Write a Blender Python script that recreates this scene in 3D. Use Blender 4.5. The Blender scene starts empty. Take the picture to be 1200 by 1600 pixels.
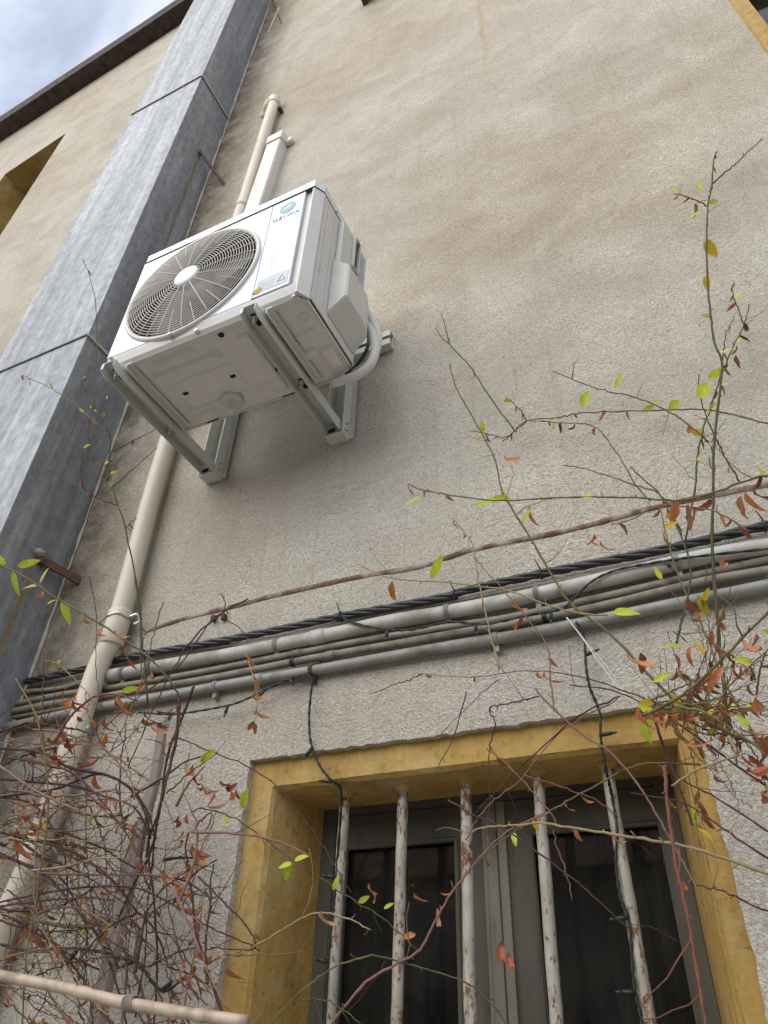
import bpy, bmesh, math, random
from mathutils import Vector, Matrix
random.seed(7)
S = bpy.context.scene
COL = S.collection
PI = math.pi

# ------------------------------------------------------------------ camera
F_PX = 1121.28
CR = Vector((0.904892884, 0.424525404, 0.030774166))
CU = Vector((0.237252596, -0.563097183, 0.791601395))
CF = Vector((-0.353383748, 0.709013219, 0.610262388))
CAM = Vector((0, -1.5074872, 0))
cd = bpy.data.cameras.new("camera"); cam = bpy.data.objects.new("camera", cd); COL.objects.link(cam)
cd.sensor_fit = 'HORIZONTAL'; cd.sensor_width = 36; cd.lens = F_PX/1200*36
cd.clip_start = .02; cd.clip_end = 500
cam.matrix_world = Matrix(((CR.x, CU.x, -CF.x, CAM.x), (CR.y, CU.y, -CF.y, CAM.y), (CR.z, CU.z, -CF.z, CAM.z), (0, 0, 0, 1)))
S.camera = cam

# ------------------------------------------------------------------ light
SUN_EL, SUN_AZ = 36, 200          # azimuth clockwise from +Y
w = bpy.data.worlds.new("World"); S.world = w; w.use_nodes = True
nt = w.node_tree; nt.nodes.clear()
out = nt.nodes.new('ShaderNodeOutputWorld'); bg = nt.nodes.new('ShaderNodeBackground')
sky = nt.nodes.new('ShaderNodeTexSky'); sky.sky_type = 'NISHITA'; sky.sun_disc = False
sky.sun_elevation = math.radians(SUN_EL); sky.sun_rotation = math.radians(SUN_AZ)
tc = nt.nodes.new('ShaderNodeTexCoord'); nz = nt.nodes.new('ShaderNodeTexNoise')
nz.inputs['Scale'].default_value = 3.2; nz.inputs['Detail'].default_value = 6; nz.inputs['Distortion'].default_value = .3
cr = nt.nodes.new('ShaderNodeValToRGB'); cr.color_ramp.elements[0].position = .40; cr.color_ramp.elements[1].position = .62
cr.color_ramp.elements[0].color = (.30, .30, .30, 1)
mx = nt.nodes.new('ShaderNodeMixRGB'); mx.inputs[2].default_value = (6.7, 7.1, 7.8, 1)
nt.links.new(tc.outputs['Generated'], nz.inputs['Vector']); nt.links.new(nz.outputs['Fac'], cr.inputs[0])
nt.links.new(cr.outputs[0], mx.inputs[0]); nt.links.new(sky.outputs[0], mx.inputs[1])
nt.links.new(mx.outputs[0], bg.inputs[0]); bg.inputs[1].default_value = .095
nt.links.new(bg.outputs[0], out.inputs[0])
sd = bpy.data.lights.new("sun", 'SUN'); sd.energy = 1.5; sd.angle = math.radians(75); sd.color = (1, .96, .9)
so = bpy.data.objects.new("sun", sd); COL.objects.link(so)
az, el = math.radians(SUN_AZ), math.radians(SUN_EL)
tosun = Vector((math.sin(az)*math.cos(el), math.cos(az)*math.cos(el), math.sin(el)))
so.rotation_euler = tosun.to_track_quat('Z', 'Y').to_euler(); so.location = (0, -4, 12)
S.view_settings.view_transform = 'Standard'; S.view_settings.look = 'None'
S.view_settings.gamma = 1; S.view_settings.use_curve_mapping = False
S.view_settings.exposure = 0.95
S.render.engine = 'CYCLES'

# ------------------------------------------------------------------ measured points (photo survey -> metres on a plane)
def ray(px, py): return CF + CR*((px-600)/F_PX) - CU*((py-800)/F_PX)
def at(px, py, Y=0.0):
    d = ray(px, py); return CAM + d*((Y-CAM.y)/d.y)
def atX(px, py, X):
    d = ray(px, py); return CAM + d*((X-CAM.x)/d.x)

# ------------------------------------------------------------------ materials
class NT:
    def __init__(s, m):
        m.use_nodes = True; s.t = m.node_tree; s.b = s.t.nodes['Principled BSDF']
    def n(s, ty, **k):
        o = s.t.nodes.new('ShaderNode'+ty)
        for a, v in k.items():
            if a in o.inputs.keys() if isinstance(a, str) else False: o.inputs[a].default_value = v
            else: setattr(o, a, v)
        return o
    def l(s, a, b): s.t.links.new(a, b)
    def coord(s, scale=(1, 1, 1), rot=(0, 0, 0)):
        c = s.n('TexCoord'); m = s.n('Mapping'); m.inputs['Scale'].default_value = scale; m.inputs['Rotation'].default_value = rot
        s.l(c.outputs['Object'], m.inputs[0]); return m.outputs[0]
    def noise(s, v, sc, det=4, rough=.55, dist=0):
        o = s.n('TexNoise'); o.inputs['Scale'].default_value = sc; o.inputs['Detail'].default_value = det
        o.inputs['Roughness'].default_value = rough; o.inputs['Distortion'].default_value = dist
        s.l(v, o.inputs['Vector']); return o.outputs['Fac']
    def ramp(s, f, stops, mode='LINEAR'):
        o = s.n('ValToRGB'); e = o.color_ramp.elements; o.color_ramp.interpolation = mode
        while len(e) < len(stops): e.new(.5)
        for i, (p, c) in enumerate(stops):
            e[i].position = p; e[i].color = (c, c, c, 1) if not isinstance(c, tuple) else c+(1,)
        s.l(f, o.inputs[0]); return o.outputs[0]
    def mix(s, f, a, b, mode='MIX'):
        o = s.n('MixRGB'); o.blend_type = mode
        for i, x in ((0, f), (1, a), (2, b)):
            if hasattr(x, 'default_value') or hasattr(x, 'is_linked'): s.l(x, o.inputs[i])
            else: o.inputs[i].default_value = x+(1,) if isinstance(x, tuple) else x
        return o.outputs[0]
    def math(s, op, a, b=0.0):
        o = s.n('Math'); o.operation = op
        for i, x in ((0, a), (1, b)):
            if hasattr(x, 'is_linked'): s.l(x, o.inputs[i])
            else: o.inputs[i].default_value = x
        return o.outputs[0]
    def bump(s, h, st=.5, d=.005, prev=None):
        o = s.n('Bump'); o.inputs['Strength'].default_value = st; o.inputs['Distance'].default_value = d
        s.l(h, o.inputs['Height'])
        if prev: s.l(prev, o.inputs['Normal'])
        s.l(o.outputs[0], s.b.inputs['Normal']); return o.outputs[0]
    def col(s, c): s.l(c, s.b.inputs['Base Color'])
    def rough(s, c): s.l(c, s.b.inputs['Roughness'])
M = {}
def mat(name, base, rough=.6, metal=0, var=.12, vs=14, bump=0, bs=60, dirt=None, dirt_s=5, dirt_lo=.58, dirt_hi=.75, dist=.002, spec=None, coat=0, stretch=(1, 1, 1)):
    m = bpy.data.materials.new(name); n = NT(m); M[name] = m
    v = n.coord(stretch)
    f = n.noise(v, vs)
    dark = tuple(x*(1-var) for x in base); lite = tuple(min(1, x*(1+var)) for x in base)
    c = n.ramp(f, [(.3, dark), (.7, lite)])
    if dirt:
        g = n.ramp(n.noise(v, dirt_s, 8, .65, .3), [(dirt_lo, 0.), (dirt_hi, 1.)])
        c = n.mix(g, c, dirt)
        n.rough(n.ramp(g, [(0, rough), (1, min(1, rough+.3))]))
    else: n.b.inputs['Roughness'].default_value = rough
    n.col(c); n.b.inputs['Metallic'].default_value = metal
    if spec is not None: n.b.inputs['Specular IOR Level'].default_value = spec
    if coat: n.b.inputs['Coat Weight'].default_value = coat; n.b.inputs['Coat Roughness'].default_value = .12
    if bump: n.bump(n.noise(v, bs, 5, .6), bump, dist)
    return m

def stucco():
    m = bpy.data.materials.new('stucco_render'); n = NT(m); M['stucco'] = m
    base = n.coord()
    # trowel sweeps: coordinates gently warped so the grain runs in arcs
    w1 = n.n('TexNoise'); w1.inputs['Scale'].default_value = 1.6; w1.inputs['Detail'].default_value = 2; n.l(base, w1.inputs['Vector'])
    ws = n.n('VectorMath', operation='SCALE'); n.l(w1.outputs['Color'], ws.inputs[0]); ws.inputs['Scale'].default_value = .28
    wa = n.n('VectorMath', operation='ADD'); n.l(base, wa.inputs[0]); n.l(ws.outputs[0], wa.inputs[1])
    mp = n.n('Mapping'); mp.inputs['Rotation'].default_value = (0, math.radians(-24), 0); mp.inputs['Scale'].default_value = (.78, 1, 1.08)
    n.l(wa.outputs[0], mp.inputs[0]); sv = mp.outputs[0]
    stain = n.noise(sv, 3.1, 10, .70, .8)
    broad = n.noise(base, .55, 3, .5)
    c = n.ramp(stain, [(.26, (.50, .445, .365)), (.43, (.56, .515, .445)), (.56, (.62, .585, .515)), (.74, (.68, .66, .60))])
    c2 = n.ramp(broad, [(.35, (.88, .82, .73)), (.6, (1., 1., 1.))])
    c = n.mix(1.0, c, c2, 'MULTIPLY')
    # lower storey was rendered later: greyer and more even
    sx = n.n('SeparateXYZ'); n.l(base, sx.inputs[0])
    low = n.ramp(n.math('MULTIPLY_ADD', sx.outputs[2], -1.0), [(0, 0.), (1, 1.)])
    mr = n.n('MapRange'); mr.inputs['From Min'].default_value = 2.3; mr.inputs['From Max'].default_value = .7
    n.l(sx.outputs[2], mr.inputs['Value'])
    c = n.mix(n.math('MULTIPLY', mr.outputs[0], .72), c, (.60, .565, .50))
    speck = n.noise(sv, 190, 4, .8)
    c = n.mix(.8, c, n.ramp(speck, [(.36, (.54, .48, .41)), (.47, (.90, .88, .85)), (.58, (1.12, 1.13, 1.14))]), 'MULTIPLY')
    # grime running in the corner by the duct and below the eaves
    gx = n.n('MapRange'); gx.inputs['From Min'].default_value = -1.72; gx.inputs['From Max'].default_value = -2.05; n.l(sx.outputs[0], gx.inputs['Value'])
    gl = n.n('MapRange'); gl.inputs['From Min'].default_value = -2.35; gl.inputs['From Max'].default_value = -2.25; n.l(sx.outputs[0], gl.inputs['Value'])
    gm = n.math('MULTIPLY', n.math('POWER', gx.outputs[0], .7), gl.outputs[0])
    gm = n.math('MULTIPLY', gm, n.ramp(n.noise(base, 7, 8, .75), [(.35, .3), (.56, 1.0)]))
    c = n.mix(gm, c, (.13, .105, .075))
    drip = n.ramp(n.noise(n.coord((9, 1, .35)), 3, 5, .6), [(.55, 0.), (.75, .5)])
    c = n.mix(n.math('MULTIPLY', drip, .5), c, (.30, .235, .16))
    q = at(757, 80)      # one old yellowish run coming down from under the roof
    wx = n.math('ADD', sx.outputs[0], n.math('MULTIPLY', n.math('SUBTRACT', n.noise(n.coord((1, 1, 1)), 6, 4), .5), .07))
    dl = n.math('ABSOLUTE', n.math('SUBTRACT', wx, q.x)); dm = n.n('MapRange'); dm.inputs['From Min'].default_value = .022; dm.inputs['From Max'].default_value = .004; n.l(dl, dm.inputs['Value'])
    zm = n.n('MapRange'); zm.inputs['From Min'].default_value = at(765, 145).z; zm.inputs['From Max'].default_value = at(757, 60).z; n.l(sx.outputs[2], zm.inputs['Value'])
    c = n.mix(n.math('MULTIPLY', n.math('MULTIPLY', dm.outputs[0], zm.outputs[0]), .45), c, (.46, .33, .17))
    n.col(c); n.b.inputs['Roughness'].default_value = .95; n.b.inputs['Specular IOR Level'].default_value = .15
    f1 = n.noise(sv, 170, 3, .6, .6); f2 = n.noise(sv, 115, 4, .65, 1.4); f3 = n.noise(base, 40, 3, .5)
    h = n.math('ADD', n.math('MULTIPLY', f1, .7), n.math('MULTIPLY', f2, 1.2))
    h = n.math('ADD', h, n.math('MULTIPLY', f3, .5))
    p = n.bump(h, .9, .009)
    n.bump(n.noise(base, 3, 2), .25, .03, p)
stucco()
def yellow():
    m = bpy.data.materials.new('yellow_masonry_paint'); n = NT(m); M['yellow'] = m
    v = n.coord(); vz = n.coord((1, 1, .25))
    c = n.ramp(n.noise(vz, 8, 6, .6), [(.3, (.33, .20, .045)), (.55, (.42, .265, .068)), (.75, (.48, .315, .10))])
    g = n.ramp(n.noise(v, 34, 6, .78), [(.56, 0.), (.64, .75)])
    c = n.mix(g, c, (.22, .13, .035))
    g2 = n.ramp(n.noise(vz, 12, 5, .7), [(.58, 0.), (.72, .6)])
    c = n.mix(g2, c, (.30, .185, .055))
    br = n.ramp(n.noise(n.coord((14, 14, 1.2)), 5, 5, .6), [(.35, .72), (.65, 1.)])      # brush drag
    c = n.mix(.6, c, br, 'MULTIPLY')
    fade = n.ramp(n.noise(v, 5, 6, .7), [(.5, 0.), (.7, .5)]); c = n.mix(fade, c, (.50, .40, .22))
    chip = n.ramp(n.noise(v, 48, 3, .6), [(.685, 0.), (.70, .9)]); c = n.mix(chip, c, (.14, .10, .06))
    n.col(c); n.b.inputs['Roughness'].default_value = .8
    p = n.bump(n.noise(v, 55, 5, .6), .5, .006); n.bump(n.noise(v, 9, 3), .5, .02, p)
yellow()
def zinc():
    m = bpy.data.materials.new('galvanised_sheet'); n = NT(m); M['zinc'] = m
    v = n.coord(); vz = n.coord((1, 1, .12))
    vo = n.n('TexVoronoi'); vo.inputs['Scale'].default_value = 75; n.l(n.coord((1, 1, .45)), vo.inputs['Vector'])
    c = n.ramp(n.noise(n.coord((1.5, 1.5, .10)), 6, 8, .68, .6), [(.30, (.13, .15, .18)), (.5, (.21, .235, .27)), (.72, (.37, .39, .42))])
    c = n.mix(.16, c, vo.outputs['Color'], 'SOFT_LIGHT')
    c = n.mix(.30, c, n.ramp(n.noise(n.coord((1, 1, .6)), 26, 5, .7), [(.35, .25), (.65, .75)]), 'OVERLAY')
    scr = n.ramp(n.noise(n.coord((2.2, 2.2, 7), (0, .5, 0)), 6, 7, .72), [(.62, 0.), (.68, .5)])
    c = n.mix(scr, c, (.075, .075, .075))
    bw = n.n('RGBToBW'); n.l(c, bw.inputs[0])
    c = n.mix(.75, c, n.mix(1.0, bw.outputs[0], (.97, 1.0, 1.05), 'MULTIPLY'))
    ch = n.ramp(n.noise(v, 60, 5, .8), [(.66, 0.), (.72, .8)])
    c = n.mix(n.math('MULTIPLY', ch, n.ramp(n.noise(v, 4, 3), [(.45, 0.), (.6, 1.)])), c, (.55, .53, .48))
    st = n.ramp(n.noise(n.coord((5, 5, .5)), 3, 6, .6), [(.6, 0.), (.78, .6)])
    c = n.mix(st, c, (.36, .37, .38))
    n.col(c); n.b.inputs['Metallic'].default_value = .35
    n.rough(n.ramp(n.noise(v, 20, 4), [(.3, .48), (.7, .68)]))
    p = n.bump(n.noise(v, 3.0, 2), .35, .03); n.bump(n.noise(vz, 60, 3), .12, .003, p)
zinc()
def rusty_bar():
    m = bpy.data.materials.new('chipped_bar_paint'); n = NT(m); M['bar'] = m
    v = n.coord()
    v2 = n.coord((1.4, 1.4, .7))
    gz_ = n.n('SeparateXYZ'); n.l(v, gz_.inputs[0]); ez = n.n('MapRange'); ez.inputs['From Min'].default_value = .44; ez.inputs['From Max'].default_value = .53; n.l(gz_.outputs[2], ez.inputs['Value'])
    thick = n.math('ADD', n.noise(v2, 70, 7, .75), n.math('MULTIPLY', n.math('SUBTRACT', n.noise(v, 7, 2), .5), .38))
    g = n.ramp(n.math('ADD', thick, n.math('MULTIPLY', ez.outputs[0], .07)), [(.545, 0.), (.585, 1.)])
    c = n.ramp(n.noise(v, 20), [(.3, (.27, .245, .20)), (.7, (.41, .38, .32))])
    c = n.mix(g, c, n.ramp(n.noise(v, 90), [(.35, (.08, .035, .016)), (.65, (.24, .105, .04))]))
    n.col(c); n.rough(n.ramp(g, [(0, .55), (1, .9)])); n.bump(n.math('MULTIPLY', g, -1), .5, .002)
rusty_bar()
mat('ac_white', (.60, .62, .64), .34, var=.015, vs=6, bump=.04, bs=4, dist=.01, spec=.55)
mat('ac_front', (.43, .475, .56), .26, dirt=(.40, .41, .42), dirt_s=5, dirt_lo=.5, dirt_hi=.8, stretch=(3, 3, .5), var=.03, vs=3, bump=.10, bs=3, dist=.012, spec=.6, coat=.4)
mat('ac_side', (.57, .56, .535), .42, var=.03, vs=6, dirt=(.50, .47, .42), dirt_s=7)
mat('ac_pan', (.60, .575, .53), .45, var=.05, vs=9, dirt=(.47, .42, .34), dirt_s=6, bump=.05, bs=8, dist=.006)
mat('ac_plastic', (.53, .525, .495), .4, var=.03, vs=12)
mat('grille_plastic', (.60, .575, .52), .45, var=.06, vs=15)
mat('bracket_paint', (.52, .525, .48), .38, var=.04, vs=10, dirt=(.38, .37, .31), dirt_s=9)
mat('bolt_zinc', (.6, .6, .58), .3, metal=.9, var=.1)
mat('hole_black', (.012, .011, .01), .9, var=.1)
mat('coil_dark', (.075, .07, .062), .7, var=.2)
mat('fan_grey', (.17, .165, .15), .5, var=.1)
mat('logo_teal', (.20, .33, .37), .4, var=.05)
mat('logo_pale', (.46, .52, .56), .3, var=.02)
mat('print_grey', (.25, .285, .33), .5, var=.05)
mat('sticker_paper', (.46, .485, .51), .45, var=.03)
mat('warning_print', (.40, .41, .40), .5, var=.1)
mat('rust_spot', (.50, .30, .04), .8, var=.5, vs=120)
mat('hose_foam', (.56, .55, .52), .8, var=.05, vs=60, bump=.4, bs=160)
mat('pvc_cream', (.58, .52, .42), .5, var=.06, vs=7, dirt=(.36, .30, .22), dirt_s=10, dirt_lo=.6, dirt_hi=.8, stretch=(1, 1, .3))
mat('pvc_chip', (.20, .17, .13), .9)
mat('trunking_white', (.60, .575, .52), .45, var=.03, vs=6, dirt=(.46, .42, .35), dirt_s=9, stretch=(1, 1, .3))
mat('conduit_white', (.43, .42, .38), .55, var=.08, vs=9, dirt=(.22, .19, .15), dirt_s=11, dirt_lo=.47, dirt_hi=.7, bump=.1, bs=90)
mat('conduit_grey', (.25, .25, .235), .55, var=.08, vs=9, dirt=(.13, .115, .09), dirt_s=11, dirt_lo=.46, dirt_hi=.7, bump=.15, bs=90)
mat('cable_beige', (.23, .205, .16), .65, var=.12, vs=20, dirt=(.13, .115, .09), dirt_s=18, dirt_lo=.5, dirt_hi=.7, bump=.2, bs=90)
mat('cable_black', (.022, .023, .026), .42, var=.2, vs=30, dirt=(.10, .095, .085), dirt_s=30, dirt_lo=.6, dirt_hi=.8)
mat('rust_pipe', (.145, .075, .058), .85, var=.3, vs=22, dirt=(.34, .30, .24), dirt_s=12, dirt_lo=.46, dirt_hi=.58, bump=.6, bs=70, dist=.006)
mat('rust_iron', (.085, .045, .03), .85, var=.3, vs=50, bump=.5, bs=90, dist=.003)
mat('mortar', (.34, .31, .26), .95, var=.2, vs=40, bump=.8, bs=60, dist=.01)
mat('seam_mastic', (.40, .37, .31), .85, var=.2, vs=30)
mat('seam_dark', (.13, .125, .12), .8, var=.2, vs=30)
mat('drip_stain', (.20, .155, .09), .8, var=.3, vs=20)
mat('window_paint', (.078, .071, .056), .7, spec=.25, var=.25, vs=12, dirt=(.035, .032, .026), dirt_s=14, bump=.3, bs=40, dist=.003, stretch=(1, 1, .25))
mat('window_paint_pale', (.17, .155, .12), .7, spec=.25, var=.2, vs=12, dirt=(.07, .063, .05), dirt_s=14, bump=.3, bs=40, dist=.003, stretch=(1, 1, .2))
mat('curtain', (.07, .066, .06), .95, var=.25, vs=12, stretch=(1, 1, .1))
mat('room_dark', (.03, .028, .025), .95)
mat('wire_green', (.006, .015, .012), .5, var=.2)
mat('bulb_green', (.012, .042, .033), .35, var=.2)
mat('bamboo', (.42, .33, .24), .5, var=.25, vs=25, dirt=(.17, .11, .075), dirt_s=9, dirt_lo=.48, dirt_hi=.66, bump=.2, bs=80)
mat('old_wood', (.27, .235, .20), .9, var=.35, vs=26, bump=.8, bs=40, dist=.006, stretch=(1.6, 1.6, .14))
mat('string_white', (.55, .53, .47), .8)
mat('stem_purple', (.060, .030, .029), .6, var=.3, vs=30, spec=.2)
mat('stem_brown', (.07, .042, .030), .65, var=.3, vs=30, spec=.2)
mat('stem_olive', (.12, .105, .042), .6, var=.25, vs=30, spec=.2)
mat('stem_green', (.060, .064, .024), .6, var=.25, vs=30, spec=.2)
mat('stem_pink', (.20, .105, .085), .55, var=.15, vs=30, spec=.2)
mat('stem_red', (.17, .062, .040), .55, var=.15, vs=30, spec=.2)
mat('stem_straw', (.27, .205, .11), .6, var=.15, vs=30, spec=.2)
mat('eave_board', (.050, .032, .028), .85, var=.5, vs=14, bump=.6, bs=40, dist=.01, dirt=(.11, .085, .07), dirt_s=9)
mat('roof_tile', (.22, .10, .06), .85, var=.3, vs=12)
mat('lamp_grey', (.45, .46, .47), .4)
mat('added_house_wall', (.20, .185, .16), .9)
mat('paving', (.33, .31, .275), .9, var=.2, vs=5, bump=.5, bs=40)
def leafmat(name, base, edge, var=.25, trans=.3):
    m = bpy.data.materials.new(name); n = NT(m); M[name] = m
    v = n.coord((1, 1, 1)); oi = n.n('ObjectInfo')
    c = n.ramp(n.noise(v, 3.5, 5, .65), [(.36, base), (.62, edge)])
    hs = n.n('HueSaturation'); n.l(c, hs.inputs['Color'])
    mr = n.n('MapRange'); mr.inputs['To Min'].default_value = 1-var; mr.inputs['To Max'].default_value = 1+var
    n.l(oi.outputs['Random'], mr.inputs['Value']); n.l(mr.outputs[0], hs.inputs['Value'])
    n.col(hs.outputs[0]); n.b.inputs['Roughness'].default_value = .5
    tr = n.n('BsdfTranslucent'); n.l(hs.outputs[0], tr.inputs[0]); ms = n.n('MixShader'); ms.inputs[0].default_value = trans
    n.l(n.b.outputs[0], ms.inputs[1]); n.l(tr.outputs[0], ms.inputs[2])
    o = [x for x in n.t.nodes if x.type == 'OUTPUT_MATERIAL'][0]; n.l(ms.outputs[0], o.inputs[0])
leafmat('leaf_dry', (.36, .125, .045), (.54, .24, .10), .45, .25)
leafmat('leaf_dark', (.17, .045, .022), (.33, .10, .04), .4, .2)
leafmat('leaf_pale', (.52, .30, .18), (.36, .17, .09), .25, .3)
leafmat('leaf_green', (.40, .50, .03), (.60, .66, .06), .25, .4)
leafmat('leaf_yellow', (.62, .52, .03), (.62, .40, .03), .2, .4)
def glass():
    m = bpy.data.materials.new('window_glass'); n = NT(m); M['glass'] = m
    gl = n.n('BsdfGlossy'); gl.inputs['Roughness'].default_value = .02; gl.inputs['Color'].default_value = (.85, .9, .95, 1)
    tr = n.n('BsdfTransparent'); tr.inputs[0].default_value = (.62, .64, .62, 1)
    fr = n.n('Fresnel'); fr.inputs[0].default_value = 1.45; ms = n.n('MixShader')
    n.l(fr.outputs[0], ms.inputs[0]); n.l(tr.outputs[0], ms.inputs[1]); n.l(gl.outputs[0], ms.inputs[2])
    df = n.n('BsdfDiffuse'); df.inputs[0].default_value = (.30, .29, .26, 1)      # dust on the pane
    m2 = n.n('MixShader'); n.l(n.ramp(n.noise(n.coord((1, 1, .5)), 9, 8, .7), [(.35, .01), (.75, .075)]), m2.inputs[0]); n.l(ms.outputs[0], m2.inputs[1]); n.l(df.outputs[0], m2.inputs[2])
    o = [x for x in n.t.nodes if x.type == 'OUTPUT_MATERIAL'][0]; n.l(m2.outputs[0], o.inputs[0])
glass()

# ------------------------------------------------------------------ mesh helpers
def empty(name, loc, label=None, cat=None, group=None):
    o = bpy.data.objects.new(name, None); COL.objects.link(o); o.location = loc; o.empty_display_size = .1
    if label: o['label'] = label
    if cat: o['category'] = cat
    if group: o['group'] = group
    bpy.context.view_layer.update() if False else None
    return o
def link(name, me, parent=None, origin=None, smooth=False):
    o = bpy.data.objects.new(name, me); COL.objects.link(o)
    if parent is not None:
        o.parent = parent
        o.matrix_parent_inverse = Matrix.Translation(wloc(parent)).inverted()
    return o
def wloc(o):
    p = Vector(o.location); q = o
    return p
class MB:
    def __init__(s): s.v = []; s.f = []; s.mi = []; s.sm = []; s.m = 0
    def add(s, vs, fs, smooth=False):
        b = len(s.v); s.v += [tuple(x) for x in vs]
        for f in fs: s.f.append(tuple(i+b for i in f)); s.mi.append(s.m); s.sm.append(smooth)
        return s
    def box(s, a, b, bev=0.0):
        x0, y0, z0 = a; x1, y1, z1 = b
        if not bev:
            vs = [(x0, y0, z0), (x1, y0, z0), (x1, y1, z0), (x0, y1, z0), (x0, y0, z1), (x1, y0, z1), (x1, y1, z1), (x0, y1, z1)]
            return s.add(vs, [(0, 3, 2, 1), (4, 5, 6, 7), (0, 1, 5, 4), (1, 2, 6, 5), (2, 3, 7, 6), (3, 0, 4, 7)])
        bm = bmesh.new(); bmesh.ops.create_cube(bm, size=1)
        for v in bm.verts: v.co = Vector(((x0+x1)/2+v.co.x*(x1-x0), (y0+y1)/2+v.co.y*(y1-y0), (z0+z1)/2+v.co.z*(z1-z0)))
        bmesh.ops.bevel(bm, geom=bm.edges[:], offset=bev, segments=2, affect='EDGES', profile=.6)
        bm.verts.index_update()
        s.add([v.co[:] for v in bm.verts], [[v.index for v in f.verts] for f in bm.faces]); bm.free(); return s
    def prism(s, poly, axis, a, b, smooth=False):
        """extrude a 2D polygon along axis from a to b"""
        def P(u, v, t): return {'x': (t, u, v), 'y': (u, t, v), 'z': (u, v, t)}[axis]
        n = len(poly); vs = [P(u, v, a) for u, v in poly]+[P(u, v, b) for u, v in poly]
        fs = [tuple(range(n))[::-1], tuple(range(n, 2*n))]+[(i, (i+1) % n, n+(i+1) % n, n+i) for i in range(n)]
        return s.add(vs, fs, smooth)
    def tube(s, pts, r, seg=8, caps=True, closed=False):
        pts = [Vector(p) for p in pts]; n = len(pts)
        rs = r if isinstance(r, (list, tuple)) else [r]*n
        tans = []
        for i in range(n):
            a = pts[(i-1) % n] if (i or closed) else pts[0]; b = pts[(i+1) % n] if (i < n-1 or closed) else pts[-1]
            t = (b-a); tans.append(t.normalized() if t.length > 1e-9 else Vector((0, 0, 1)))
        up = Vector((0, 0, 1)) if abs(tans[0].z) < .9 else Vector((1, 0, 0))
        nrm = (up-tans[0]*up.dot(tans[0])).normalized(); vs = []; fs = []
        for i in range(n):
            nrm = (nrm-tans[i]*nrm.dot(tans[i])).normalized(); bi = tans[i].cross(nrm)
            for k in range(seg):
                a = 2*PI*k/seg; vs.append(pts[i]+(nrm*math.cos(a)+bi*math.sin(a))*rs[i])
        m = n if closed else n-1
        for i in range(m):
            for k in range(seg):
                j = (i+1) % n; fs.append((i*seg+k, i*seg+(k+1) % seg, j*seg+(k+1) % seg, j*seg+k))
        if caps and not closed: fs.append(tuple(range(seg))[::-1]); fs.append(tuple((n-1)*seg+k for k in range(seg)))
        return s.add(vs, fs, True)
    def cyl(s, a, b, r, seg=16): return s.tube([a, b], r, seg)
    def build(s, name, mats, parent=None, bevel=0, auto=True):
        me = bpy.data.meshes.new(name); me.from_pydata(s.v, [], s.f); me.update()
        for m in (mats if isinstance(mats, (list, tuple)) else [mats]): me.materials.append(M[m])
        me.polygons.foreach_set('material_index', s.mi); me.polygons.foreach_set('use_smooth', s.sm)
        if auto and any(s.sm):
            # keep caps crisp
            pass
        bm = bmesh.new(); bm.from_mesh(me); bmesh.ops.recalc_face_normals(bm, faces=bm.faces); 
        if bevel:
            bmesh.ops.remove_doubles(bm, verts=bm.verts, dist=1e-5)
            ed = [e for e in bm.edges if len(e.link_faces) == 2 and e.calc_face_angle(0) > .5]
            bmesh.ops.bevel(bm, geom=ed, offset=bevel, segments=2, affect='EDGES', clamp_overlap=True)
        bm.to_mesh(me); bm.free()
        return link(name, me, parent)
def frame_box(mb, x0, x1, z0, z1, y0, y1, t, tz=None):
    tz = tz or t
    mb.box((x0, y0, z0), (x0+t, y1, z1)); mb.box((x1-t, y0, z0), (x1, y1, z1))
    mb.box((x0+t, y0, z1-tz), (x1-t, y1, z1)); mb.box((x0+t, y0, z0), (x1-t, y1, z0+tz)); return mb
def crom(P, per=6):
    P = [Vector(p) for p in P]
    if len(P) < 3: 
        return [P[0].lerp(P[-1], i/per) for i in range(per+1)]
    Q = [P[0]*2-P[1]]+P+[P[-1]*2-P[-2]]; o = []
    for i in range(1, len(Q)-2):
        a, b, c, d = Q[i-1:i+3]
        for k in range(per):
            t = k/per; o.append(.5*((2*b)+(c-a)*t+(2*a-5*b+4*c-d)*t*t+(3*b-a-3*c+d)*t**3))
    o.append(P[-1]); return o
def tag(o, label=None, cat=None, group=None, kind=None):
    for k, v in (('label', label), ('category', cat), ('group', group), ('kind', kind)):
        if v: o[k] = v
    return o

# ================================================================== SETTING
g = MB(); g.add([(-60, -60, -1.6), (60, -60, -1.6), (60, 60, -1.6), (-60, 60, -1.6)], [(0, 1, 2, 3)])
tag(g.build('ground', 'paving'), kind='structure')

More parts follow.
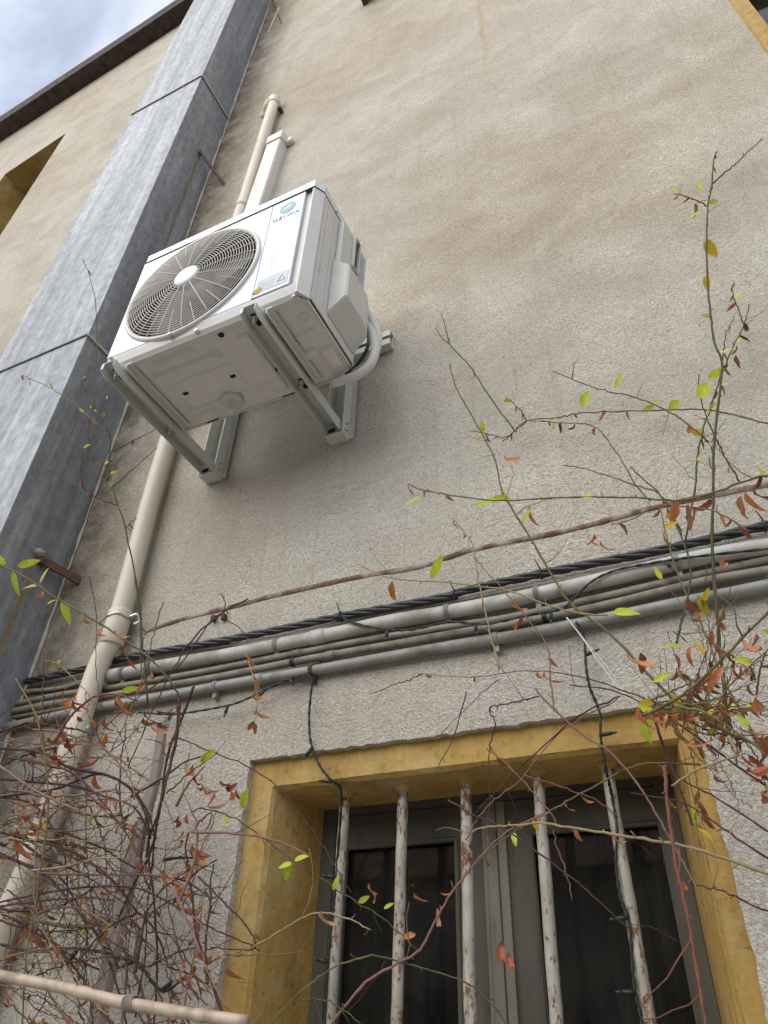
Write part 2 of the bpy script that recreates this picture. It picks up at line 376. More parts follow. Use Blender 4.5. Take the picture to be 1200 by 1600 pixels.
# ---- building
bld = empty('building', (0, 0, -1.6), 'old house front with rough beige render, yellow window reveals and dark eaves', 'building')
pa, pb = at(0, 222), at(285, 36)
sl = (pb.z-pa.z)/(pb.x-pa.x)
def roof(x): return pb.z+(x-pb.x)*sl
wl, wr = at(8, 272), at(103, 208)          # upper left window head
sl2 = (wr.z-wl.z)/(wr.x-wl.x); wh = lambda x: wr.z+(x-wr.x)*sl2
WX0, WX1, WZ0, WZ1 = -1.105, -.042, -.75, .604       # barred window
UX0, UX1, UZ0, UZ1 = .735, 1.75, 2.2, 4.1            # upper right window
const = lambda c: (lambda x: c)
RIM = .04
cols = [(-14, wl.x, [(const(-1.6), roof)]),
        (wl.x, wr.x, [(const(-1.6), const(5.0)), (wh, roof)]),
        (wr.x, WX0-RIM, [(const(-1.6), roof)]),
        (WX0-RIM, WX1+RIM, [(const(-1.6), const(WZ0-RIM)), (const(WZ1+RIM), roof)]),
        (WX1+RIM, UX0, [(const(-1.6), roof)]),
        (UX0, UX1, [(const(-1.6), const(UZ0)), (const(UZ1), roof)]),
        (UX1, 9, [(const(-1.6), roof)])]
wm = MB()
for x0, x1, iv in cols:
    for lo, hi in iv:
        wm.add([(x0, 0, lo(x0)), (x1, 0, lo(x1)), (x1, 0, hi(x1)), (x0, 0, hi(x0))], [(0, 1, 2, 3)])
# ragged render edge round the barred opening
def loop(x0, x1, z0, z1, n=70):
    P = []
    for i in range(n): P.append((x0+(x1-x0)*i/n, z1))
    for i in range(n): P.append((x1, z1+(z0-z1)*i/n))
    for i in range(n): P.append((x1+(x0-x1)*i/n, z0))
    for i in range(n): P.append((x0, z0+(z1-z0)*i/n))
    return P
def ring(x0, x1, z0, z1, jit, depth, rim):
    o = loop(x0-rim, x1+rim, z0-rim, z1+rim); i_ = loop(x0, x1, z0, z1); n = len(o)
    j = [(x+random.gauss(0, jit), z+random.gauss(0, jit)) for x, z in i_]
    vs = [(x, 0, z) for x, z in o]+[(x, 0, z) for x, z in j]+[(x, depth, z) for x, z in j]
    wm.add(vs, [(k, (k+1) % n, n+(k+1) % n, n+k) for k in range(n)]+[(n+k, n+(k+1) % n, 2*n+(k+1) % n, 2*n+k) for k in range(n)])
ring(WX0, WX1, WZ0, WZ1, .0016, .02, RIM)
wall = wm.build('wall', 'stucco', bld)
wb = MB(); wb.box((-14, .3, -1.6), (9, .34, 6.2)); 
# eaves: dark verge board with a rough tile edge above it
ev = MB(); dx = 12
e0, e1 = at(0, 222, 0), at(285, 36, 0)
for (yo, z0, z1, y0, nm, mt) in ((0, 0, .125, -.15, 'eave_board', 'eave_board'),):
    mb = MB(); N = 60
    vs = []
    for i in range(N+1):
        x = -14+i*23/N; z = roof(x)
        jt = random.uniform(-.012, .012)
        vs += [(x, .25, z-.01), (x, y0, z-.01+jt), (x, y0-.02, z+z1+jt), (x, .25, z+z1)]
    fs = []
    for i in range(N):
        for k in range(4): fs.append((i*4+k, i*4+(k+1) % 4, (i+1)*4+(k+1) % 4, (i+1)*4+k))
    mb.add(vs, fs); mb.build(nm, mt, bld)
# ---- barred window
win = MB(); Y1 = .02; Y2 = .215
ix0, ix1, iz1 = -1.034, -.086, .531       # band inner edge
jx0, jx1, jz1 = -.992, -.128, .525        # back of the splayed reveal
def quadring(mb, A, ya, B, yb, n=26, jit=0.0):
    # A,B = (x0,x1,z0,z1)
    a = loop(*A, n); b = loop(*B, n); N = len(a)
    vs = [(x+random.gauss(0, jit), ya+random.gauss(0, jit), z+random.gauss(0, jit)) for x, z in a]+[(x+random.gauss(0, jit), yb, z+random.gauss(0, jit)) for x, z in b]
    mb.add(vs, [(k, (k+1) % N, N+(k+1) % N, N+k) for k in range(N)])
mb = MB()
quadring(mb, (WX0-.02, WX1+.02, WZ0-.02, WZ1+.02), Y1, (ix0-.008, ix1+.008, WZ0+.07, iz1+.008), Y1+.001)
quadring(mb, (ix0-.008, ix1+.008, WZ0+.07, iz1+.008), Y1+.001, (ix0, ix1, WZ0+.08, iz1), Y1+.012, jit=.0008)
quadring(mb, (ix0, ix1, WZ0+.08, iz1), Y1+.012, (jx0, jx1, WZ0+.1, jz1), Y2)
surround = mb.build('window_surround', 'yellow', bld)
surround['label'] = 'yellow painted reveal of the barred window'
wf = MB()
fx0, fx1, fz1, fy = jx0-.004, jx1+.004, jz1+.004, Y2-.012
frame_box(wf, fx0, fx1, WZ0+.06, fz1, fy, fy+.06, .042, .022)
wframe = wf.build('window', 'window_paint', bld, bevel=.003); wframe['label'] = 'grey timber casement window behind the iron bars'
fy2 = fy+.008
p1, p2, p3, p4 = at(547, 1325, fy2+.02), at(718, 1320, fy2+.02), at(833, 1312, fy2+.02), at(1036, 1300, fy2+.02)
gz = (p1.z+p2.z)/2; pl0, pl1, pr0, pr1 = p1.x, p2.x, p3.x, p4.x
def sash(x0, x1, gx0, gx1, gz, m, dy=0.0):
    mb = MB(); z0 = WZ0+.09; z1 = fz1-.024
    y0, y1 = fy2+dy, fy2+.036+dy
    mb.box((x0, y0, z0), (gx0, y1, z1)); mb.box((gx1, y0, z0), (x1, y1, z1)); mb.box((gx0, y0, gz), (gx1, y1, z1)); mb.box((gx0, y0, z0), (gx1, y1, z0+.07))
    o = mb.build('sash', m, wframe); o.matrix_parent_inverse = Matrix.Identity(4)
    b2 = MB(); frame_box(b2, gx0-.006, gx1+.006, z0+.064, gz+.006, y0-.006, y0-.0005, .010)
    o2 = b2.build('sash_bead', m, wframe, bevel=.0025); o2.matrix_parent_inverse = Matrix.Identity(4)
    pn = MB(); pn.box((gx0-.002, y0+.016, z0+.05), (gx1+.002, y0+.020, gz+.002))
    o3 = pn.build('pane', 'glass', wframe); o3.matrix_parent_inverse = Matrix.Identity(4)
# sub-parts hang from 'window', itself a child of the building
wframe_world = Matrix.Identity(4)
mid = (pl1+pr0)/2
sash(fx0+.043, mid-.012, pl0, pl1, gz, 'window_paint')
sash(mid+.012, fx1-.043, pr0, pr1, gz, 'window_paint')
for (a, b, y0, y1, m) in ((mid-.012, mid+.012, fy2-.014, fy2+.03, 'window_paint_pale'), (mid-.024, mid-.0125, fy2-.008, fy2-.0005, 'window_paint_pale'), (mid+.0125, mid+.034, fy2-.009, fy2-.0005, 'window_paint_pale')):
    mb = MB(); mb.box((a, y0, WZ0+.09), (b, y1, fz1-.024), .003)
    o = mb.build('mullion', m, wframe); o.matrix_parent_inverse = Matrix.Identity(4)
ir = MB(); frame_box(ir, -1.3, .15, WZ0-.1, .75, .5, 1.3, .02); ir.box((-1.3, 1.3, WZ0-.1), (.15, 1.32, .75))
ir.box((-1.3, .30, .55), (-1.02, .5, .75)); 
ir.build('dark_room', 'room_dark', bld)
rb = MB(); frame_box(rb, -1.31, .16, WZ0-.11, .76, .262, .52, .012); rb.build('room_lining', 'room_dark', bld)
# curtains hung in folds
for (cx0, cx1) in ((-.97, -.80), (-.33, -.14)):
    mb = MB(); n = 40; vs = []
    for i in range(n+1):
        x = cx0+(cx1-cx0)*i/n; y = .33+.018*math.sin(i*.9)+.006*math.sin(i*2.3); vs += [(x, y, WZ0), (x, y, .54)]
    mb.add(vs, [(2*i, 2*i+2, 2*i+3, 2*i+1) for i in range(n)], True); mb.build('curtain', 'curtain', bld)
# iron bars
bars = [(540, 1240), (630, 1225), (728, 1220), (840, 1205), (948, 1200)]
bots = [(515, 1600), (620, 1600), (735, 1600), (870, 1600), (1015, 1600)]
for (a, b) in zip(bars, bots):
    A, B = at(*a, .1), at(*b, .1); d = (A-B)/(A.z-B.z)
    top = A+d*(iz1+.02-A.z); bot = A+d*(WZ0+.05-A.z)
    mb = MB(); P = []; 
    for i in range(40):
        t = i/39; q = top.lerp(bot, t); P.append(q+Vector((random.gauss(0, .0004), random.gauss(0, .0004), 0)))
    mb.tube(P, [.0126+random.gauss(0, .0003) for _ in P], 14)
    o = mb.build('window_bar', 'bar', bld)
    c = MB(); z = iz1-.006
    c.tube([(top.x, top.y, z+.012), (top.x, top.y, z+.001), (top.x, top.y, z-.006), (top.x, top.y, z-.009)], [.026, .022, .016, .0122], 14)
    o2 = c.build('bar_socket', 'yellow', o); o2.matrix_parent_inverse = Matrix.Identity(4)
# ---- upper right window
mb = MB(); ux, uz0, uz1 = UX0, UZ0, UZ1
quadring(mb, (UX0, UX1, UZ0, UZ1), .0, (UX0+.012, UX1-.012, UZ0+.012, UZ1-.012), .004)
quadring(mb, (UX0+.012, UX1-.012, UZ0+.012, UZ1-.012), .004, (UX0+.062, UX1-.062, UZ0+.062, UZ1-.062), .006)
quadring(mb, (UX0+.062, UX1-.062, UZ0+.062, UZ1-.062), .006, (UX0+.066, UX1-.066, UZ0+.066, UZ1-.066), .16)
mb.build('window_surround', 'yellow', bld)['label'] = 'yellow painted reveal of the upper right window'
mb = MB(); frame_box(mb, UX0+.06, UX1-.06, UZ0+.06, UZ1-.06, .15, .2, .07); mb.box(((UX0+UX1)/2-.05, .145, UZ0+.13), ((UX0+UX1)/2+.05, .195, UZ1-.13))
u = mb.build('window', 'window_paint_pale', bld, bevel=.003)
mb = MB(); mb.box((UX0+.12, .17, UZ0+.12), (UX1-.12, .175, UZ1-.12)); o = mb.build('pane', 'glass', u); o.matrix_parent_inverse = Matrix.Identity(4)
mb = MB(); mb.box((UX0-.2, .35, UZ0-.2), (UX1+.2, .37, UZ1+.2)); mb.build('dark_room', 'room_dark', bld)
# ---- upper left window
mb = MB(); d = .34; x0, x1 = wl.x, wr.x; zb = 5.0
A = [(x0, 0, zb), (x1, 0, zb), (x1, 0, wr.z), (x0, 0, wl.z)]; B = [(p[0], d, p[2]) for p in A]
mb.add(A+B, [(0, 1, 5, 4), (1, 2, 6, 5), (2, 3, 7, 6), (3, 0, 4, 7)]); mb.build('window_surround', 'yellow', bld)['label'] = 'yellow painted reveal of the upper left window'
mb = MB(); t = .06
mb.box((x0, d-.01, zb), (x0+t, d+.04, wl.z)); mb.box((x1-t, d-.01, zb), (x1, d+.04, wr.z-.03)); mb.box((x0+t, d-.01, wl.z-.05), (x1-t, d+.04, wl.z+.05)); mb.box((x0+t, d-.01, zb), (x1-t, d+.04, zb+t))
u = mb.build('window', 'window_paint', bld)
mb = MB(); mb.box((x0, d+.012, zb), (x1, d+.018, wr.z)); o = mb.build('pane', 'glass', u); o.matrix_parent_inverse = Matrix.Identity(4)
mb = MB(); mb.box((x0-.1, d+.15, zb-.2), (x1+.1, d+.17, wr.z+.2)); mb.build('dark_room', 'room_dark', bld)

# ---- unseen house added opposite: cuts low sky light, darkens pane reflections
opp = empty('building', (-2, -10, -1.6), 'plain unseen house added across the yard to cut low sky light and darken the panes', 'building')
mb = MB(); mb.box((-16, -13, -1.6), (12, -10, 2.5)); mb.build('wall', 'added_house_wall', opp)
mb = MB(); mb.prism([(-13.4, 2.4), (-9.6, 2.4), (-11.5, 3.5)], 'x', -16.3, 12.3); mb.build('roof', 'roof_tile', opp)
for i in range(8):
    x = -14.5+i*3.2
    for z in (-.4,):
        mb = MB(); mb.box((x, -10.001, z), (x+1.0, -9.96, z+1.35)); o = mb.build('window', 'window_paint', opp)
        mb = MB(); mb.box((x+.08, -9.96, z+.08), (x+.92, -9.955, z+1.27)); mb.build('pane', 'hole_black', o)

def bare_tree(x, y, h, seed, lab):
    rd = random.Random(seed); root = empty('bare_tree', (x, y, -1.6), lab, 'tree', 'bare trees in the yard'); mbt = MB(); mbc = MB()
    def grow(p, d, L_, r, lv_):
        P = [p]; 
        for _ in range(5): d = (d+Vector((rd.gauss(0, .13), rd.gauss(0, .13), rd.gauss(.04, .08)))).normalized(); P.append(P[-1]+d*L_/5)
        (mbt if lv_ == 0 else mbc).tube(P, [r*(1-.1*i) for i in range(6)], 6 if lv_ < 2 else 4)
        if lv_ < 4:
            for k in range(4 if lv_ else 5):
                q = P[rd.randint(2, 5)]; dd = (d+Vector((rd.gauss(0, .6), rd.gauss(0, .6), rd.gauss(.1, .4)))).normalized(); grow(q, dd, L_*rd.uniform(.5, .72), r*.5, lv_+1)
    grow(Vector((x, y, -1.6)), Vector((0, 0, 1)), h*.45, .13, 0)
    mbt.build('trunk', 'old_wood', root); mbc.build('branches', 'stem_brown', root)
bare_tree(-4.6, -7.2, 5.0, 3, 'bare tree behind the camera, middle one and nearest the barred window'); bare_tree(-.8, -8.0, 4.6, 8, 'bare tree behind the camera, shortest one, furthest right along the yard'); bare_tree(-7.5, -8.4, 5.2, 5, 'tallest bare tree behind the camera, furthest left along the yard')

# ---- lamp bracket at the very top
p = at(580, 3); lamp = empty('wall_lamp', (p.x, 0, p.z), 'small grey lamp on a dark bracket fixed high on the wall at the top edge', 'wall lamp')
mb = MB(); mb.box((p.x-.06, -.07, p.z-.005), (p.x-.025, 0, p.z+.12), .004); mb.build('bracket', 'rust_iron', lamp)
mb = MB(); mb.prism([(p.x-.02, p.z+.02), (p.x+.19, p.z+.045), (p.x+.19, p.z+.20), (p.x-.02, p.z+.15)], 'y', -.17, -.03); mb.build('lamp_housing', 'lamp_grey', lamp, bevel=.006)

# ================================================================== DUCT
DXL, DXR, DY = -2.63, -2.045, -.30
duct = empty('metal_duct', (-2.34, -.15, -1.6), 'wide galvanised sheet metal duct running up the wall', 'duct')
js = [-1.6, at(138, 523, DY).z, at(306, 124, DY).z, 7.75, 9.6]
for i in range(4):
    mb = MB(); n = 10; z0, z1 = js[i]+.002, js[i+1]-.002; ins = .0015*(i % 2)
    mb.box((DXL+ins, DY+ins, z0), (DXR-ins, -.002, z1), .004); mb.build('duct_section', 'zinc', duct)
for z in js[1:4]:
    mb = MB(); mb.box((DXL-.003, DY-.006, z-.004), (DXR+.003, DY-.001, z+.004)); mb.m = 0
    mb.build('joint_strip', 'seam_dark', duct)
    mb = MB(); mb.box((DXR+.002, DY-.004, z-.007), (DXR+.008, -.001, z+.007)); mb.build('joint_strip', 'seam_mastic', duct)
    for k in range(6):
        rv = MB(); x = DXL+.05+k*.098; rv.tube([(x, DY-.003, z-.020), (x, DY+.004, z-.020)], .0035, 8); rv.build('rivet', 'bolt_zinc', duct)
# wall side edge mastic, ragged
mb = MB(); P = []
z = -1.5
while z < 9: P.append((DXR+.003+random.uniform(-.002, .004), -.004, z)); z += .06
mb.tube(P, [random.uniform(.003, .010) for _ in P], 5); mb.build('edge_sealant', 'seam_mastic', duct)
def strap(a, b, wdt, th, name='strap_bracket', m='rust_iron'):
    a, b = Vector(a), Vector(b); t = (b-a).normalized(); up = Vector((0, 0, 1)); s_ = t.cross(up).normalized()*th/2; u_ = up*wdt/2
    mb = MB(); vs = [a-s_-u_, a+s_-u_, a+s_+u_, a-s_+u_, b-s_-u_, b+s_-u_, b+s_+u_, b-s_+u_]
    mb.add(vs, [(0, 1, 2, 3), (4, 7, 6, 5), (0, 4, 5, 1), (1, 5, 6, 2), (2, 6, 7, 3), (3, 7, 4, 0)])
    e = t*.02
    mb.add([p_+e*0-t*.0 for p_ in (a-s_*3-u_*1.2, a+s_*3-u_*1.2, a+s_*3+u_*1.2, a-s_*3+u_*1.2, a-s_*3-u_*1.2+e, a+s_*3-u_*1.2+e, a+s_*3+u_*1.2+e, a-s_*3+u_*1.2+e)], [(0, 3, 2, 1), (4, 5, 6, 7), (0, 1, 5, 4), (1, 2, 6, 5), (2, 3, 7, 6), (3, 0, 4, 7)])
    return mb.build(name, m, duct)
strap(atX(312, 237, DXR+.004), at(351, 289, 0), .030, .007)
strap(atX(424, -4, DXR+.004), at(440, 38, 0), .03, .007)
a, b = atX(60, 872, DXR+.004), at(125, 908, 0); strap(a, b, .030, .010)
mb = MB(); bm = bmesh.new(); bmesh.ops.create_icosphere(bm, subdivisions=3, radius=1)
for v in bm.verts:
    k = 1+random.uniform(-.32, .32); v.co = Vector((a.x+.004+v.co.x*.018*k, a.y-.004+v.co.y*.028*k, a.z+.014+v.co.z*.016*k))
bm.verts.index_update(); mb.add([v.co[:] for v in bm.verts], [[v.index for v in f.verts] for f in bm.faces], True); bm.free(); mb.build('mortar_lump', 'mortar', duct)
for (q, ln) in ((atX(312, 243, DXR+.0015), 1.35), (atX(55, 880, DXR+.0015), 1.0)):     # rust runs below the brackets
    mb = MB(); n = 14; vs = []
    for i in range(n+1):
        z = q.z-ln*i/n; wv = .010*(1-.5*i/n)*random.uniform(.7, 1.2); c_ = q.y+random.uniform(-.002, .002); vs += [(DXR+.0012, c_-wv, z), (DXR+.0012, c_+wv, z)]
    mb.add(vs, [(2*i, 2*i+1, 2*i+3, 2*i+2) for i in range(n)]); mb.build('rust_run', 'drip_stain', duct)
p0, p1 = at(436, 10, -.05), at(418, 52, -.05)
mb = MB(); mb.tube(crom([p0, p1, p0+Vector((.006, 0, -.04))], 6), .002, 5); tag(mb.build('tie_string', 'string_white'), 'frayed pale string hanging from the top duct strap', 'string')

# ================================================================== DOWNPIPE, TRUNKING
R = .0325
pts = [at(*q, -.05) for q in ((428, 162), (375, 335), (262, 690), (187, 962), (150, 1052), (70, 1290), (8, 1440))]
A, B = pts[0], pts[-1]; B2 = B+(B-pts[3])*((-1.6-B.z)/(B.z-pts[3].z))
dp = empty('downpipe', (B2.x, -.05, -1.6), 'cream plastic downpipe passing behind the air conditioner, elbow at its top', 'downpipe')
path = crom(pts, 6)+[B2]
mb = MB(); mb.tube(path, R, 24); mb.build('pipe', 'pvc_cream', dp)
def sleeve(parent, c, t, r, h, m, name, seg=24, lip=.003):
    t = t.normalized(); mb = MB()
    mb.tube([c-t*h/2, c-t*(h/2-.002), c+t*(h/2-.004), c+t*h/2], [r-.002, r, r, r-.002], seg); return mb.build(name, m, parent)
tt = (pts[0]-pts[1]).normalized()
cpl = at(379, 322, -.05); sleeve(dp, cpl, tt, R+.004, .05, 'pvc_cream', 'coupling')
cp2 = at(188, 960, -.05); sleeve(dp, cp2+tt*-.05, tt, R+.005, .12, 'pvc_cream', 'coupling')
eb = [A-tt*.02, A+tt*.02, A+tt*.05+Vector((-.004, .0, 0)), A+tt*.075+Vector((-.03, .012, 0)), A+tt*.07+Vector((-.07, .03, .0)), A+tt*.06+Vector((-.09, .06, 0))]
mb = MB(); mb.tube(crom(eb, 5), R+.004, 20); mb.build('elbow', 'pvc_cream', dp)
mb = MB(); e = eb[-1]; mb.tube([(e.x-.004, -.02, e.z), (e.x, 0.0, e.z)], [.050, .054], 20); mb.build('wall_flange', 'pvc_cream', dp)
mb = MB(); c = at(186, 968, -.05)
P = [c+Vector((math.cos(k*PI/12)*(R+.007), math.sin(k*PI/12)*(R+.007), .004*math.sin(k))) for k in range(24)]
mb.tube(P, .003, 6, closed=True); q = c+Vector((R+.01, .0, 0))
mb.tube(crom([q, q+Vector((.02, .01, .01)), q+Vector((.025, .02, -.012)), q+Vector((.01, .015, -.02)), q+Vector((.03, .03, -.005))], 5), .005, 6)
mb.build('wire_strap', 'bolt_zinc', dp)
q = at(434, 205, -.03)
mb = MB(); mb.box((q.x-.01, -.05, q.z+.58), (q.x+.03, 0, q.z+.60)); 
mb2 = MB(); c = at(430, 172, -.03); mb2.box((c.x+.022, -.04, c.z-.02), (c.x+.045, -.001, c.z-.005)); mb2.build('pipe_clip', 'rust_iron', dp)

tA = at(430, 212, -.07); tl = at(388, 338, -.07)
trk = empty('cable_trunking', (tA.x, -.03, 2.3), 'white plastic cable trunking rising above the air conditioner beside the cream pipe', 'trunking')
dxz = (tA.x-tl.x)/(tA.z-tl.z)
def tz(x, z): return x+(z-tA.z)*dxz
def slant(mb, x0, x1, y0, y1, z0, z1):
    vs = [(tz(x0, z0), y0, z0), (tz(x1, z0), y0, z0), (tz(x1, z0), y1, z0), (tz(x0, z0), y1, z0), (tz(x0, z1), y0, z1), (tz(x1, z1), y0, z1), (tz(x1, z1), y1, z1), (tz(x0, z1), y1, z1)]
    mb.add(vs, [(0, 3, 2, 1), (4, 5, 6, 7), (0, 1, 5, 4), (1, 2, 6, 5), (2, 3, 7, 6), (3, 0, 4, 7)]); return mb
x0 = tA.x-.052; x1 = x0+.098
mb = MB(); slant(mb, x0, x1, -.066, -.006, 2.05, tA.z-.03); mb.build('trunking_cover', 'trunking_white', trk, bevel=.005)
mb = MB(); slant(mb, x0-.003, x1+.003, -.008, -.001, 2.05, tA.z-.03); mb.build('trunking_base', 'trunking_white', trk)
mb = MB(); slant(mb, x0-.005, x1+.005, -.073, -.001, tA.z-.055, tA.z+.03); mb.build('end_cap', 'trunking_white', trk, bevel=.006)
mb = MB(); mb.prism([(x1+.004, tA.z-.05), (x1+.035, tA.z-.045), (x1+.045, tA.z-.02), (x1+.035, tA.z+.005), (x1+.004, tA.z+.01)], 'y', -.03, -.001); mb.build('side_tab', 'trunking_white', trk, bevel=.004)

# ================================================================== AIR CONDITIONER
OX, OY, OZ = -1.4781, -.5427, 1.6896
ac = empty('air_conditioner', (OX+.36, OY+.156, OZ), 'white outdoor air conditioning unit with a big round fan grille, on a wall bracket', 'air conditioner')
AC = Matrix.Translation((OX, OY, OZ))
def acb(mb, name, m, parent=ac, bevel=0, label=None):
    mb.v = [(x+OX, y+OY, z+OZ) for x, y, z in mb.v]; o = mb.build(name, m, parent, bevel)
    if parent is not ac: o.matrix_parent_inverse = Matrix.Identity(4)
    return o
W, H, D = .72, .604, .312
CX, CZ, FR = .275, .287, .262
def holed(mb, x0, x1, z0, z1, cx, cz, r, y, n=96):
    ang = [2*PI*k/n for k in range(n)]
    for (px, pz) in ((x0, z0), (x1, z0), (x1, z1), (x0, z1)):
        a = math.atan2(pz-cz, px-cx) % (2*PI); k = min(range(n), key=lambda i: abs(ang[i]-a)); ang[k] = a
    vs = []
    for a in ang: vs.append((cx+r*math.cos(a), y, cz+r*math.sin(a)))
    for a in ang:
        c, s_ = math.cos(a), math.sin(a)
        t = min([(x1-cx)/c if c > 1e-9 else 9, (x0-cx)/c if c < -1e-9 else 9, (z1-cz)/s_ if s_ > 1e-9 else 9, (z0-cz)/s_ if s_ < -1e-9 else 9])
        vs.append((cx+c*t, y, cz+s_*t))
    mb.add(vs, [(k, (k+1) % n, n+(k+1) % n, n+k) for k in range(n)])
    return vs[:n]
# cabinet shell
mb = MB()
ol = [(.0, .020), (.014, .008), (.700, .008), (.72, .034), (.72, .300), (.708, .312), (.012, .312), (0, .300)]
n = len(ol); z0, z1 = .010, .562
vs = [(x, y, z0) for x, y in ol]+[(x, y, z1) for x, y in ol]
mb.add(vs, [(i, (i+1) % n, n+(i+1) % n, n+i) for i in range(n) if i != 1])
holed(mb, .014, .700, z0, z1, CX, CZ, FR-.012, .008)
acb(mb, 'cabinet', 'ac_side')
# raised front panel (with the fan opening) and the service panel beside it
PX = .5445
mb = MB(); y = -.004
c1 = holed(mb, .004, PX-.0005, .046, .5575, CX, CZ, FR, y)
N = len(c1); mb.add([(a, y, c) for a, _, c in c1]+[(a, .008, c) for a, _, c in c1], [(k, (k+1) % N, N+(k+1) % N, N+k) for k in range(N)], True)
for (xa, za, xb, zb) in ((.004, .046, PX-.0005, .046), (PX-.0005, .046, PX-.0005, .5575), (.004, .5575, .004, .046)):
    mb.add([(xa, y, za), (xb, y, zb), (xb, .008, zb), (xa, .008, za)], [(0, 1, 2, 3)])
acb(mb, 'front_panel', 'ac_front')
mb = MB()
mb.box((PX+.0005, y, .053), (.670, .008, .5575), .0025); acb(mb, 'service_panel', 'ac_front')
# bottom fascia turned under, and rolled edge + corner post at the right
mb = MB()
prof = [(-.004, .045), (-.002, .036), (.006, .012), (.016, .002), (.03, .0), (.03, .006), (.018, .010), (.012, .045)]
mb.prism(prof, 'x', .006, .700); acb(mb, 'bottom_fascia', 'ac_side', bevel=.002)
mb = MB()
mb.prism([(.678, .0078), (.690, .0078), (.696, -.003), (.702, -.004), (.7225, .030), (.7225, .036), (.719, .036), (.7, .010)], 'z', .0, .558); acb(mb, 'corner_post', 'ac_side', bevel=.0015)
# lid
lid = [(-.003, .018), (.012, -.007), (.704, -.007), (.7235, .026), (.7235, .303), (.710, .316), (.010, .316), (-.003, .303)]
mb = MB(); n = len(lid)
vs = [(x, y, .560) for x, y in lid]+[(x, y, .598) for x, y in lid]+[(.36+(x-.36)*.985, .156+(y-.156)*.96, .604) for x, y in lid]
mb.add(vs, [(i, (i+1) % n, n+(i+1) % n, n+i) for i in range(n)]+[(n+i, n+(i+1) % n, 2*n+(i+1) % n, 2*n+i) for i in range(n)]+[tuple(range(2*n, 3*n))]); acb(mb, 'top_cover', 'ac_white')
for (x, yy) in ((.7245, .105), (.7245, .285)):
    mb = MB(); mb.tube([(x-.002, yy, .57), (x+.003, yy, .57)], .006, 10); acb(mb, 'screw', 'bolt_zinc')
# side panels with gaps
for (ya, yb) in ((.0385, .0585), (.0605, .1000)):
    mb = MB(); mb.box((.7195, ya, .012), (.7225, yb, .555), .0008); acb(mb, 'side_panel', 'ac_side')
mb = MB(); mb.box((.7195, .1025, .012), (.7225, .300, .555), .0008); sp = acb(mb, 'side_panel', 'ac_side')
# valve cover
mb = MB()
mb.box((.7228, .128, .29), (.742, .300, .548), .006)
sec = [(.7228, .322), (.786, .252), (.786, .098), (.7228, .044)]
vs = []
for yy, k in ((.122, 1), (.130, 1.0), (.245, 1), (.292, .72)):
    vs += [(.7228+(x-.7228)*k*(1 if yy != .122 else .96), yy, z) for x, z in sec]
fs = [(0, 1, 2, 3), (12, 15, 14, 13)]
for i in range(3):
    for k in range(4): fs.append((i*4+k, (i+1)*4+k, (i+1)*4+(k+1) % 4, i*4+(k+1) % 4))
mb.add(vs, fs); acb(mb, 'valve_cover', 'ac_plastic', bevel=.003)
# handle : raised rim with dark slot
mb = MB()
mb.box((.742, .196, .37), (.752, .204, .545)); mb.box((.742, .232, .37), (.752, .240, .545)); mb.box((.742, .204, .537), (.752, .232, .545)); mb.box((.742, .204, .37), (.752, .232, .378))
hd = acb(mb, 'handle', 'ac_plastic', bevel=.002)
mb = MB(); mb.box((.7421, .2045, .3785), (.7432, .2315, .5365)); acb(mb, 'handle_recess', 'coil_dark')
# rating plate
mb = MB(); mb.box((.7422, .250, .36), (.7428, .293, .53)); rp = acb(mb, 'rating_plate', 'sticker_paper')
mb = MB()
for k in range(13):
    z = .372+k*.012; mb.box((.7429, .255, z), (.7431, .288-random.random()*.014, z+.005))
acb(mb, 'printed_lines', 'print_grey')
# fan opening tunnel, coil, blades
mb = MB(); n = 64
vs = []
for yy, r in ((.008, FR-.012), (.05, FR-.02), (.09, FR-.02)):
    vs += [(CX+r*math.cos(2*PI*k/n), yy, CZ+r*math.sin(2*PI*k/n)) for k in range(n)]
mb.add(vs, [(i*n+k, i*n+(k+1) % n, (i+1)*n+(k+1) % n, (i+1)*n+k) for i in range(2) for k in range(n)], True); acb(mb, 'fan_shroud', 'coil_dark')
mb = MB(); mb.box((.012, .2, .02), (.54, .21, .55)); 
for k in range(60): mb.box((.012+k*.0088, .19, .02), (.0135+k*.0088, .2, .55))
acb(mb, 'coil', 'coil_dark')
mb = MB(); mb.tube([(CX, .03, CZ), (CX, .11, CZ)], [.052, .06], 24)
for b in range(3):
    vs = []; nr, na = 5, 6
    for i in range(nr):
        r = .05+(.225-.05)*i/(nr-1)
        for j in range(na):
            a = b*2*PI/3+(.25+1.25*j/(na-1))+(.25*i/(nr-1)); vs.append((CX+r*math.cos(a), .045+.05*j/(na-1), CZ+r*math.sin(a)))
    mb.add(vs, [(i*na+j, i*na+j+1, (i+1)*na+j+1, (i+1)*na+j) for i in range(nr-1) for j in range(na-1)], True)
acb(mb, 'fan', 'fan_grey')
